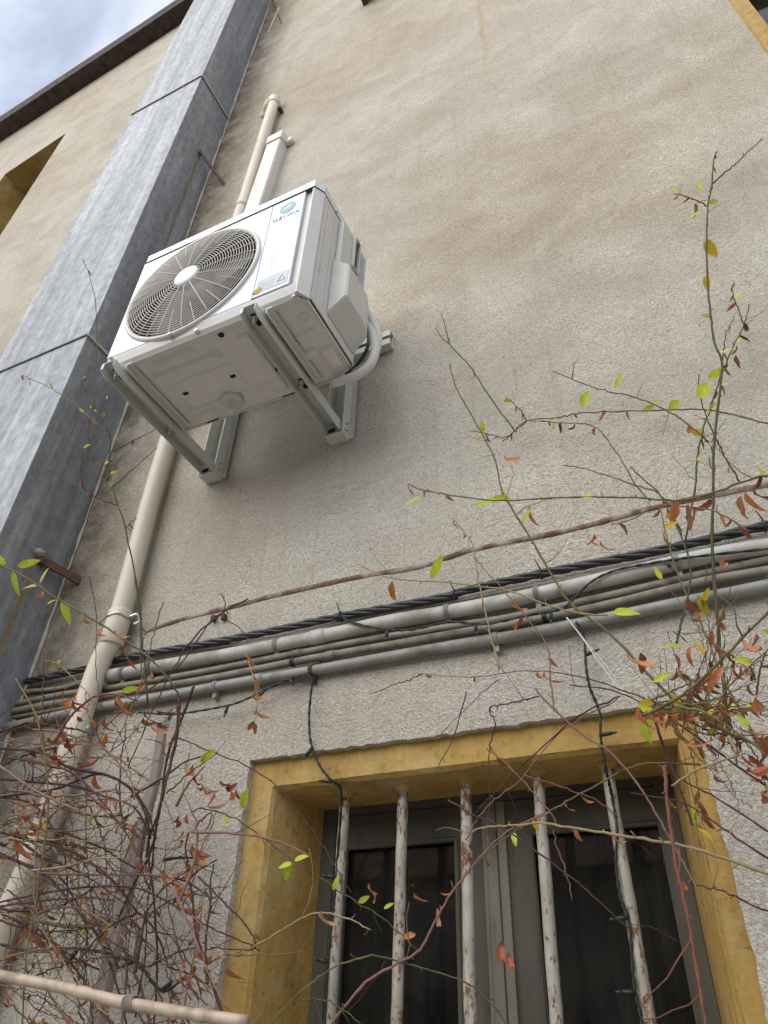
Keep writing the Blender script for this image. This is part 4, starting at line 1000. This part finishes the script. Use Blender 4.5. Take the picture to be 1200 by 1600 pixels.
# ---- right-hand climber over the wall and window
rc = empty('climber', (.35, -.3, -1.6), 'nearly bare climbing shrub at the right, olive stems reaching over wall and barred window', 'climbing plant')
T = [
 ([(1140, 1160), (1128, 1040), (1123, 995), (1113, 850), (1115, 753), (1116, 690), (1128, 573), (1116, 536), (1109, 480), (1106, 447), (1104, 387), (1106, 324), (1112, 289), (1115, 251), (1120, 237)], -.12, -.07, 5, 'g', .05, .03, 1),
 ([(1112, 289), (1130, 272), (1149, 256), (1168, 238), (1191, 216)], -.07, -.05, 2.6, 'b', .0, .0, 1),
 ([(1106, 322), (1090, 314), (1074, 308), (1053, 302)], -.07, -.06, 2.6, 'b', .12, .12, 1),
 ([(1070, 850), (1086, 760), (1090, 709), (1100, 667), (1116, 620), (1128, 585), (1144, 545), (1163, 508), (1170, 475)], -.12, -.07, 3.4, 'g', .10, .08, 1),
 ([(1163, 508), (1152, 480), (1144, 455), (1147, 440)], -.07, -.06, 2.4, 'b', .1, .12, 1),
 ([(1128, 564), (1131, 545), (1135, 522), (1146, 494)], -.08, -.06, 2.4, 'b', .05, .0, 1),
 ([(1156, 753), (1138, 722), (1121, 690), (1102, 648), (1093, 615), (1092, 585)], -.1, -.06, 3.2, 'b', .02, .02, 1),
 ([(1215, 665), (1153, 650), (1107, 641), (1037, 640), (943, 644), (901, 646), (873, 653), (824, 657), (803, 676), (785, 690)], -.1, -.05, 3.0, 'o', .06, .02, 1),
 ([(824, 657), (806, 672), (789, 684), (770, 680), (752, 676), (735, 672)], -.06, -.05, 2.4, 'o', .06, .04, 1),
 ([(1107, 690), (1074, 662), (1041, 641), (995, 622), (943, 610), (911, 599), (864, 580)], -.1, -.06, 3.2, 'o', .03, .05, 1),
 ([(894, 592), (896, 580), (897, 566)], -.06, -.05, 2, 'b', 0, 0, 1),
 ([(803, 671), (775, 634), (738, 578), (705, 541), (690, 527), (680, 513)], -.06, -.05, 2.8, 'o', .04, .06, 1),
 ([(703, 538), (696, 512), (689, 489)], -.05, -.04, 2, 'b', 0, 0, 1),
 ([(824, 657), (812, 640), (800, 628), (790, 620)], -.05, -.05, 2, 'b', .1, .05, 1),
 ([(1190, 1168), (1120, 1135), (1069, 1106), (1031, 1072), (958, 995), (891, 942), (862, 898), (823, 831), (789, 777), (782, 760), (773, 718), (752, 676), (715, 611), (705, 580), (703, 569)], -.34, -.30, 4.6, 'o', .025, .015, 1),
 ([(1215, 740), (1176, 748), (1103, 773), (1055, 782), (982, 777), (886, 777), (789, 782), (735, 778), (683, 770), (655, 764), (639, 756)], -.4, -.34, 4.2, 'o', .06, .02, 1),
 ([(949, 961), (910, 959), (862, 947), (789, 922), (692, 910), (620, 905), (590, 897), (560, 882)], -.36, -.34, 3.6, 's', .02, .0, 1),
 ([(1016, 782), (995, 760), (962, 706), (929, 667), (873, 660), (824, 657)], -.1, -.05, 2.8, 'o', .06, .02, 1),
 ([(1065, 835), (1055, 811), (1031, 773), (978, 753), (920, 734), (879, 727)], -.16, -.08, 3.0, 'b', .0, .0, 1),
 ([(1057, 1005), (1065, 971), (1079, 898), (1065, 840), (1031, 773), (1008, 752), (985, 729)], -.2, -.12, 4.2, 'g', .07, .02, 1),
 ([(780, 1046), (765, 985), (748, 908), (738, 850), (724, 831), (707, 809)], -.15, -.1, 3.4, 's', .12, .0, 1),
 ([(866, 1111), (860, 1060), (852, 1005), (799, 937), (760, 893), (741, 869)], -.2, -.16, 3.0, 'k', .05, .0, 1),
 ([(1215, 1170), (1100, 1138), (1031, 1101), (982, 1082), (910, 1058), (823, 1048), (741, 1058), (656, 1053)], -.3, -.14, 3.6, 'p', .03, .0, .3),
 ([(660, 1052), (640, 1062), (610, 1072), (577, 1085)], -.14, -.1, 2.2, 'p', 0, 0, 1),
 ([(1005, 1118), (1031, 1106), (1084, 1072), (1152, 1005), (1215, 942)], -.46, -.55, 8, 'o', .02, .02, 1),
 ([(1028, 1106), (1084, 1108), (1130, 1130), (1215, 1190)], -.4, -.45, 6, 'o', .1, .03, 1),
 ([(1022, 1105), (1025, 1130), (1046, 1190), (1070, 1253), (1082, 1290)], -.36, -.34, 6, 'p', .04, .0, .6),
 ([(1036, 1196), (1039, 1207), (1044, 1267), (1056, 1347), (1077, 1445), (1091, 1530), (1104, 1610)], -.46, -.48, 8.5, 'r', .02, .0, 1),
 ([(836, 1075), (850, 1092), (902, 1141), (962, 1183), (1007, 1242), (1042, 1302), (1077, 1365), (1100, 1414)], -.3, -.34, 4.6, 'k', .0, .0, .7),
 ([(1215, 1370), (1084, 1326), (1007, 1311), (920, 1298), (850, 1286), (815, 1289), (780, 1291), (743, 1296), (727, 1312)], -.44, -.36, 5.4, 's', .01, .0, .6),
 ([(760, 1170), (780, 1185), (822, 1225), (867, 1281), (867, 1309), (885, 1365), (894, 1405)], -.26, -.24, 3.2, 'k', .05, .0, .7),
 ([(700, 1250), (740, 1274), (787, 1295), (885, 1365), (937, 1410), (990, 1458)], -.32, -.34, 4.0, 'p', .01, .0, .7),
 ([(969, 1088), (902, 1120), (822, 1190), (780, 1232), (738, 1273)], -.3, -.28, 3.4, 'p', .0, .0, .8),
 ([(1095, 1195), (1007, 1193), (948, 1218), (885, 1253), (832, 1281), (780, 1316), (734, 1359)], -.3, -.3, 3.8, 'o', .02, .02, .8),
 ([(818, 1211), (885, 1232), (937, 1253), (972, 1281)], -.3, -.3, 3.0, 'r', .05, .0, .6),
 ([(1215, 1352), (1130, 1295), (1070, 1256), (985, 1239)], -.4, -.36, 4.0, 'p', .02, .0, .6),
 ([(1215, 1310), (1130, 1253), (1070, 1221), (1035, 1190)], -.3, -.3, 3.6, 'b', .02, .0, .8),
 ([(1215, 1432), (1147, 1400), (1105, 1386), (1067, 1377)], -.32, -.3, 3.4, 'p', .03, .0, .6),
 ([(1138, 1150), (1151, 1176), (1147, 1182), (1095, 1200), (1049, 1228)], -.5, -.5, 6.5, 's', .0, .0, 1),
 ([(509, 1610), (572, 1535), (635, 1498), (662, 1476), (694, 1413), (734, 1359), (792, 1300), (860, 1269)], -.42, -.38, 5.2, 'k', .02, .0, .8),
 ([(581, 1492), (657, 1512), (725, 1534), (770, 1570), (792, 1605)], -.4, -.42, 3.6, 'g', .0, .0, 1),
 ([(581, 1492), (522, 1512), (468, 1552), (417, 1605)], -.4, -.42, 3.6, 'o', .0, .0, 1),
 ([(468, 1561), (522, 1568), (567, 1604)], -.42, -.42, 3.2, 'g', .0, .0, 1),
 ([(842, 1089), (800, 1098), (765, 1107), (774, 1129), (765, 1170), (765, 1233), (763, 1305)], -.26, -.2, 3.0, 'p', .02, .0, .8),
 ([(729, 1080), (707, 1156), (682, 1201)], -.1, -.1, 2.6, 'p', .0, .0, .5),
 ([(780, 1062), (752, 1084), (689, 1147)], -.1, -.1, 2.0, 'p', .0, .0, .5),
 ([(965, 1092), (880, 1140), (815, 1215), (760, 1262), (734, 1300)], -.24, -.24, 3.0, 'k', .0, .0, .7),
 ([(1215, 1195), (1180, 1150), (1130, 1060), (1100, 985), (1062, 905), (1045, 850), (1030, 790)], -.34, -.26, 4.2, 'o', .10, .02, .8),
 ([(1215, 1240), (1151, 1197), (1095, 1155), (1025, 1110), (960, 1080), (890, 1070)], -.36, -.2, 4.2, 'p', .05, .01, .6),
 ([(1170, 830), (1120, 800), (1075, 792), (1030, 790), (985, 812), (955, 820)], -.46, -.44, 3.6, 'k', .16, .0, .8),
]
for pts, y0, y1, wp, m, dr_, gr_, tp in T: stem(rc, pts, y0, y1, wp, m, dr_, gr_, .032, taper=max(.3, min(.6, tp)), twig=.03)
rnd = random.Random(5)
for k in range(34):     # crowded shoots at the right edge, above and beside the window
    x, y = rnd.uniform(990, 1080), rnd.uniform(1085, 1125); P = [(x, y)]; a = math.radians(rnd.uniform(-55, 25)); 
    if k > 19: x, y = rnd.uniform(1080, 1215), rnd.uniform(1050, 1200); P = [(x, y)]; a = math.radians(rnd.uniform(50, 140))
    for j in range(rnd.randint(4, 7)):
        L_ = rnd.uniform(22, 44); x += math.cos(a)*L_; y -= math.sin(a)*L_; a += rnd.gauss(0, .16); P.append((x, y))
    yy = rnd.uniform(-.42, -.14); stem(rc, P, yy, yy+rnd.uniform(-.06, .06), rnd.uniform(2.2, 4.2), rnd.choice('ppbokog'), .10, .012, .034, taper=.4, twig=.05)
# named leaves seen clearly in the photograph
anchor = stem(rc, [(1128, 1040), (1131, 1000), (1123, 960)], -.3, -.3, 3, 'o')
G, DR, DK, PL, YL = 'leaf_green', 'leaf_dry', 'leaf_dark', 'leaf_pale', 'leaf_yellow'
for a in ((674, 904, 44, 68, G, -.34), (958, 958, 42, 8, G, -.34), (740, 790, 46, 18, G, -.34), (770, 778, 28, 0, G, -.34), (660, 775, 34, 205, G, -.34), (664, 766, 22, 10, PL, -.34),
          (908, 634, 32, 60, G, -.07), (962, 606, 28, 70, G, -.07), (1012, 628, 34, 12, G, -.07), (1045, 640, 32, 40, G, -.07), (1104, 374, 36, -72, YL, -.08), (1104, 430, 26, -95, YL, -.08),
          (816, 818, 34, 62, G, -.32), (783, 628, 26, 60, G, -.05), (1090, 622, 44, 50, G, -.1), (1106, 590, 30, 30, G, -.1), (1118, 555, 34, 25, G, -.1), (1022, 634, 20, 200, G, -.07), (1066, 1012, 48, 165, G, -.4), (1090, 930, 44, -62, G, -.4), (1020, 1066, 34, 35, G, -.4), (1005, 1130, 40, -88, G, -.4), (1018, 1120, 40, -98, G, -.38),
          (752, 678, 22, 80, G, -.06), (1096, 300, 22, 100, G, -.07), (1108, 318, 22, 25, G, -.07), (1096, 330, 24, 200, G, -.07), (1085, 318, 26, -60, DR, -.07),
          (788, 712, 36, -60, DR, -.32), (613, 908, 44, -96, DR, -.34), (1075, 788, 62, -95, PL, -.46), (1060, 785, 56, -125, DR, -.46), (1108, 780, 50, -88, DK, -.46), (1165, 768, 56, -95, DR, -.5), (1178, 765, 46, -75, DK, -.5), (1158, 775, 50, -110, DR, -.5),
          (918, 835, 32, -95, DR, -.42), (928, 835, 34, -80, DR, -.42), (938, 845, 34, -70, DR, -.42), (980, 1020, 58, -88, DR, -.42), (1000, 1020, 54, -70, DR, -.4), (1080, 1010, 40, -120, DR, -.4), (1075, 935, 46, -75, DR, -.4), (1095, 935, 46, -60, DR, -.4),
          (840, 1050, 40, -100, DR, -.3), (850, 1050, 44, -75, DR, -.3), (998, 1105, 60, -95, DR, -.42), (1010, 1110, 60, -85, DR, -.42), (828, 790, 40, -105, DR, -.32), (1040, 830, 40, -140, DR, -.4), (1130, 870, 50, -110, DR, -.42),
          (1130, 1040, 60, -130, DR, -.46), (1140, 1090, 60, -85, DK, -.46), (1125, 1095, 55, -100, DR, -.46), (1188, 1010, 60, -80, DR, -.5), (1180, 1090, 70, -65, DR, -.5), (1170, 1200, 70, -80, DK, -.5), (1200, 1150, 60, -100, DR, -.5), (1110, 1150, 50, -95, DR, -.44), (1155, 1135, 50, -60, DR, -.44), (1190, 1240, 60, -60, DR, -.5), (1075, 1110, 44, -110, DR, -.4),
          (1130, 570, 24, -60, DR, -.1), (1150, 555, 30, -95, DR, -.1), (1165, 505, 30, -100, DK, -.1), (1150, 540, 26, -60, DR, -.1), (1075, 665, 30, -60, DR, -.09), (1080, 672, 26, -20, YL, -.09), (1100, 690, 30, -10, DR, -.09), (1090, 715, 20, -90, DR, -.09), (944, 640, 22, -90, DR, -.08), (875, 660, 24, -100, DK, -.06), (898, 662, 24, -90, DK, -.06), (930, 668, 22, -110, DR, -.06),
          (800, 940, 40, -75, DR, -.2), (815, 960, 36, -95, DR, -.2), (805, 970, 40, -60, DR, -.2), (525, 1440, 50, -85, PL, -.38), (578, 1380, 30, -100, DR, -.3), (582, 1395, 28, -40, DR, -.3), (648, 1395, 30, -90, DR, -.3), (688, 1395, 34, -30, DR, -.35), (650, 1460, 36, -170, DR, -.35), (640, 1380, 30, -70, DK, -.3), (686, 1445, 44, -95, PL, -.38), (785, 1500, 46, -100, DK, -.3), (800, 1510, 40, -80, DK, -.3), (870, 1290, 34, -95, DK, -.26), (885, 1255, 30, -90, DR, -.26)):
    lv(anchor, a[0], a[1], a[2], a[3], a[4], a[5])

# ---- dense bare tangle at the lower left
lc = empty('climber', (-1.2, -.25, -1.6), 'dense tangle of bare purple brown climber stems with curled dry leaves, lower left', 'climbing plant')
TL = [
 ([(-20, 1168), (60, 1175), (110, 1200), (170, 1212), (210, 1240), (232, 1290), (228, 1340)], -.3, -.2, 6, 'p', .05, 0),
 ([(-20, 1215), (60, 1222), (120, 1230), (165, 1245), (210, 1262), (236, 1310)], -.28, -.2, 5, 'p', .04, 0),
 ([(-20, 1248), (40, 1240), (90, 1232), (150, 1210), (190, 1222), (220, 1250), (240, 1300), (236, 1370)], -.25, -.18, 5.5, 'p', .03, 0),
 ([(-20, 875), (35, 899), (87, 934), (147, 969), (196, 1001), (238, 1032), (268, 1068), (280, 1090), (281, 1113), (276, 1150), (269, 1185), (255, 1240), (240, 1290)], -.62, -.3, 4.2, 'o', .05, .0),
 ([(280, 1090), (276, 1150), (262, 1210), (248, 1270), (236, 1330), (200, 1400), (180, 1450)], -.3, -.16, 7, 'p', .02, 0),
 ([(303, 1072), (285, 1120), (262, 1180), (250, 1260), (232, 1320), (240, 1400), (245, 1500), (240, 1610)], -.24, -.18, 6, 'p', .02, 0),
 ([(-20, 1295), (40, 1310), (110, 1330), (170, 1370), (210, 1420), (240, 1450), (260, 1500)], -.3, -.2, 5.5, 'p', .04, 0),
 ([(-20, 1330), (60, 1360), (110, 1410), (150, 1460), (180, 1530), (200, 1610)], -.24, -.2, 6, 'p', .02, 0),
 ([(0, 1410), (70, 1395), (150, 1385), (220, 1390), (290, 1425), (330, 1450), (400, 1480)], -.3, -.22, 4, 'p', .03, 0),
 ([(205, 1245), (255, 1215), (290, 1190), (325, 1180)], -.3, -.3, 5, 'g', .0, .0),
 ([(260, 1240), (300, 1205), (340, 1175)], -.3, -.3, 3, 'b', .0, .02),
 ([(272, 1385), (285, 1420), (310, 1480), (330, 1530), (357, 1578)], -.38, -.4, 5, 'k', .0, .0),
 ([(355, 1605), (310, 1470), (300, 1400), (290, 1330), (295, 1300)], -.2, -.2, 5.5, 'p', .04, 0),
 ([(275, 1420), (300, 1360), (308, 1310), (306, 1292), (315, 1280), (330, 1270), (328, 1285), (320, 1300)], -.36, -.34, 5.5, 'k', .03, 0),
 ([(300, 1300), (374, 1303), (432, 1314), (484, 1337)], -.36, -.38, 5, 'k', .0, 0),
 ([(300, 1268), (320, 1264), (378, 1285), (455, 1341), (536, 1395), (599, 1435), (653, 1485)], -.26, -.3, 3, 'g', .03, .05),
 ([(270, 1150), (320, 1170), (410, 1210), (468, 1269), (522, 1350), (549, 1395)], -.22, -.22, 2.6, 'p', .0, 0),
 ([(396, 1480), (441, 1453), (491, 1427), (536, 1433), (579, 1453)], -.36, -.4, 4, 's', .03, 0),
 ([(310, 1370), (350, 1410), (380, 1440), (398, 1470), (396, 1482), (380, 1484), (330, 1480)], -.36, -.36, 4, 'p', .02, 0),
 ([(300, 1430), (350, 1485), (400, 1492), (450, 1490), (475, 1484)], -.34, -.34, 3, 'k', .0, 0),
 ([(70, 1285), (100, 1260), (140, 1250), (180, 1250), (215, 1262)], -.3, -.3, 4, 'k', .03, 0),
 ([(50, 1360), (95, 1355), (150, 1342), (190, 1340)], -.34, -.34, 5, 's', .0, .0),
 ([(85, 1160), (110, 1120), (145, 1090), (180, 1085), (215, 1095)], -.3, -.28, 5, 'r', .04, 0),
 ([(25, 1060), (60, 1130), (75, 1250), (60, 1380), (40, 1500), (35, 1610)], -.36, -.36, 4.5, 'o', .08, 0),
 ([(383, 1017), (392, 1045), (400, 1075), (402, 1100), (398, 1130)], -.16, -.16, 2.6, 's', .30, 0),
 ([(140, 900), (150, 960), (150, 1050), (160, 1110)], -.09, -.1, 2, 'b', .0, 0),
 ([(210, 896), (219, 945), (220, 1032), (231, 1099)], -.05, -.1, 3.2, 'g', .10, 0),
 ([(350, 955), (300, 1000), (262, 1060), (230, 1130), (200, 1200)], -.16, -.2, 3.4, 'p', .03, 0),
 ([(388, 935), (330, 970), (280, 1040), (215, 1090), (160, 1140)], -.14, -.16, 3, 'p', .02, 0),
 ([(255, 940), (240, 990), (225, 1050), (200, 1120), (170, 1180)], -.14, -.16, 3, 'k', .02, 0),
 ([(68, 1030), (68, 1060), (66, 1100), (64, 1140)], -.4, -.4, 2.4, 'b', .4, 0),
 ([(70, 1032), (85, 1035), (100, 1045), (125, 1070), (150, 1100)], -.4, -.36, 2.4, 's', .1, .03),
 ([(346, 928), (352, 945), (350, 965), (378, 985), (388, 1005)], -.08, -.06, 2.2, 'p', 0, 0),
]
for pts, y0, y1, wp, m, dr_, gr_ in TL: stem(lc, pts, y0, y1, wp, m, dr_, gr_, .032, taper=.55, twig=.05)
rnd = random.Random(11)
for k in range(122):
    mode = rnd.random(); yy = rnd.uniform(-.34, -.08); P = []
    if mode < .45:        # arching from left to the stake
        x, y = rnd.uniform(-40, 60), rnd.uniform(1130, 1560); a = math.radians(rnd.uniform(-40, 30)); n = rnd.randint(5, 9)
    elif mode < .75:      # rising bundles by the stake
        x, y = rnd.uniform(130, 330), rnd.uniform(1480, 1640); a = math.radians(rnd.uniform(80, 135)); n = rnd.randint(5, 10)
    else:                 # random side twigs
        x, y = rnd.uniform(60, 300), rnd.uniform(1120, 1560); a = math.radians(rnd.uniform(0, 360)); n = rnd.randint(3, 6)
    bend = rnd.gauss(-.06, .12)
    for j in range(n+1):
        P.append((x, y)); L_ = rnd.uniform(22, 40); x += math.cos(a)*L_; y -= math.sin(a)*L_; a += bend+rnd.gauss(0, .10)
        if x > 345: break
        if y < 1085: a -= .5
    if len(P) < 3: continue
    wp = rnd.choice((1.8, 2.2, 2.6, 3.2, 4.0, 5.0, 5.8)); stem(lc, P, yy, yy+rnd.uniform(-.08, .08), wp, rnd.choice('ppppbbkkos'), .035, .001, .032, taper=.45, twig=.08)
anchor2 = stem(lc, [(262, 1210), (255, 1240), (248, 1270)], -.3, -.3, 3, 'p')
clusters = [(75, 1165, 9), (95, 1150, 7), (30, 1255, 7), (55, 1280, 6), (30, 1300, 6), (108, 1095, 7), (245, 1130, 5), (255, 1180, 3), (312, 1215, 6), (290, 1320, 7), (283, 1375, 8), (302, 1510, 8), (340, 1510, 5), (50, 1430, 6), (30, 1460, 5), (195, 1260, 3), (103, 1320, 4), (200, 1090, 5), (130, 1190, 4), (0, 1350, 5), (60, 1590, 4), (150, 1130, 4), (325, 1240, 4), (275, 1290, 4), (360, 1235, 3)]
for (x, y, n) in clusters:
    for _ in range(n): lv(anchor2, x+random.gauss(0, 11), y+random.gauss(0, 14), random.uniform(20, 46), random.gauss(-98, 32), random.choice((DR, DR, DR, DK)), random.uniform(-.34, -.2))
for a in ((312, 1190, 34, 40, G), (305, 1200, 26, 60, G), (378, 1262, 34, 75, G), (20, 890, 44, -75, G), (10, 880, 30, 150, G), (28, 885, 34, 20, G), (62, 912, 28, 70, G), (60, 915, 30, 185, YL), (64, 925, 40, -90, DR), (96, 940, 40, -60, G), (96, 938, 30, 170, G), (135, 965, 36, 200, DR), (155, 985, 36, 200, DR), (180, 985, 34, -120, DR), (200, 1010, 46, -115, DR), (520, 1390, 24, 60, G), (560, 1410, 20, 20, G), (600, 1420, 18, 30, G), (460, 1345, 26, 30, G), (456, 1350, 24, 190, G), (450, 1350, 30, -95, G), (400, 1060, 28, -95, DR), (395, 1085, 34, -90, DR), (402, 1110, 36, -110, DR), (398, 1130, 34, -150, DR), (388, 1020, 30, -95, DR), (240, 1055, 34, -95, DR), (190, 1080, 26, 10, G)):
    lv(anchor2, *a, -.32 if a[1] > 1000 else -.55)

# ---- thin climber beside the unit, over the duct
dc = empty('climber', (-1.7, -.1, -1.6), 'thin climber shoots growing between the duct and the air conditioner', 'climbing plant')
TD = [
 ([(231, 1099), (222, 1000), (212, 910), (196, 826), (178, 770), (170, 728), (173, 689), (163, 661), (145, 623), (150, 560), (150, 480), (140, 432), (128, 404)], -.1, -.46, 3.0, 'g', .10, .06),
 ([(168, 675), (150, 661), (115, 630), (77, 605), (35, 586)], -.38, -.46, 2.4, 'o', .09, .09),
 ([(150, 640), (143, 633), (129, 605), (133, 590)], -.38, -.4, 2.2, 'b', .2, .05),
 ([(155, 668), (163, 640), (171, 612)], -.38, -.4, 2.2, 'g', .1, .1),
 ([(176, 705), (210, 688), (241, 672)], -.3, -.25, 2.2, 'g', .25, .0),
 ([(178, 759), (210, 731), (245, 700)], -.28, -.22, 2.2, 'g', .12, .1),
 ([(168, 731), (143, 710), (138, 682), (141, 650)], -.35, -.4, 2.2, 'b', .15, .08),
 ([(182, 789), (150, 777), (131, 762), (127, 735), (130, 700)], -.3, -.4, 2.2, 'b', .15, .08),
 ([(196, 826), (205, 815), (214, 810)], -.24, -.22, 2, 'g', .3, .0),
]
for pts, y0, y1, wp, m, dr_, gr_ in TD: stem(dc, pts, y0, y1, wp, m, dr_, gr_, .030, taper=.5, twig=.02)
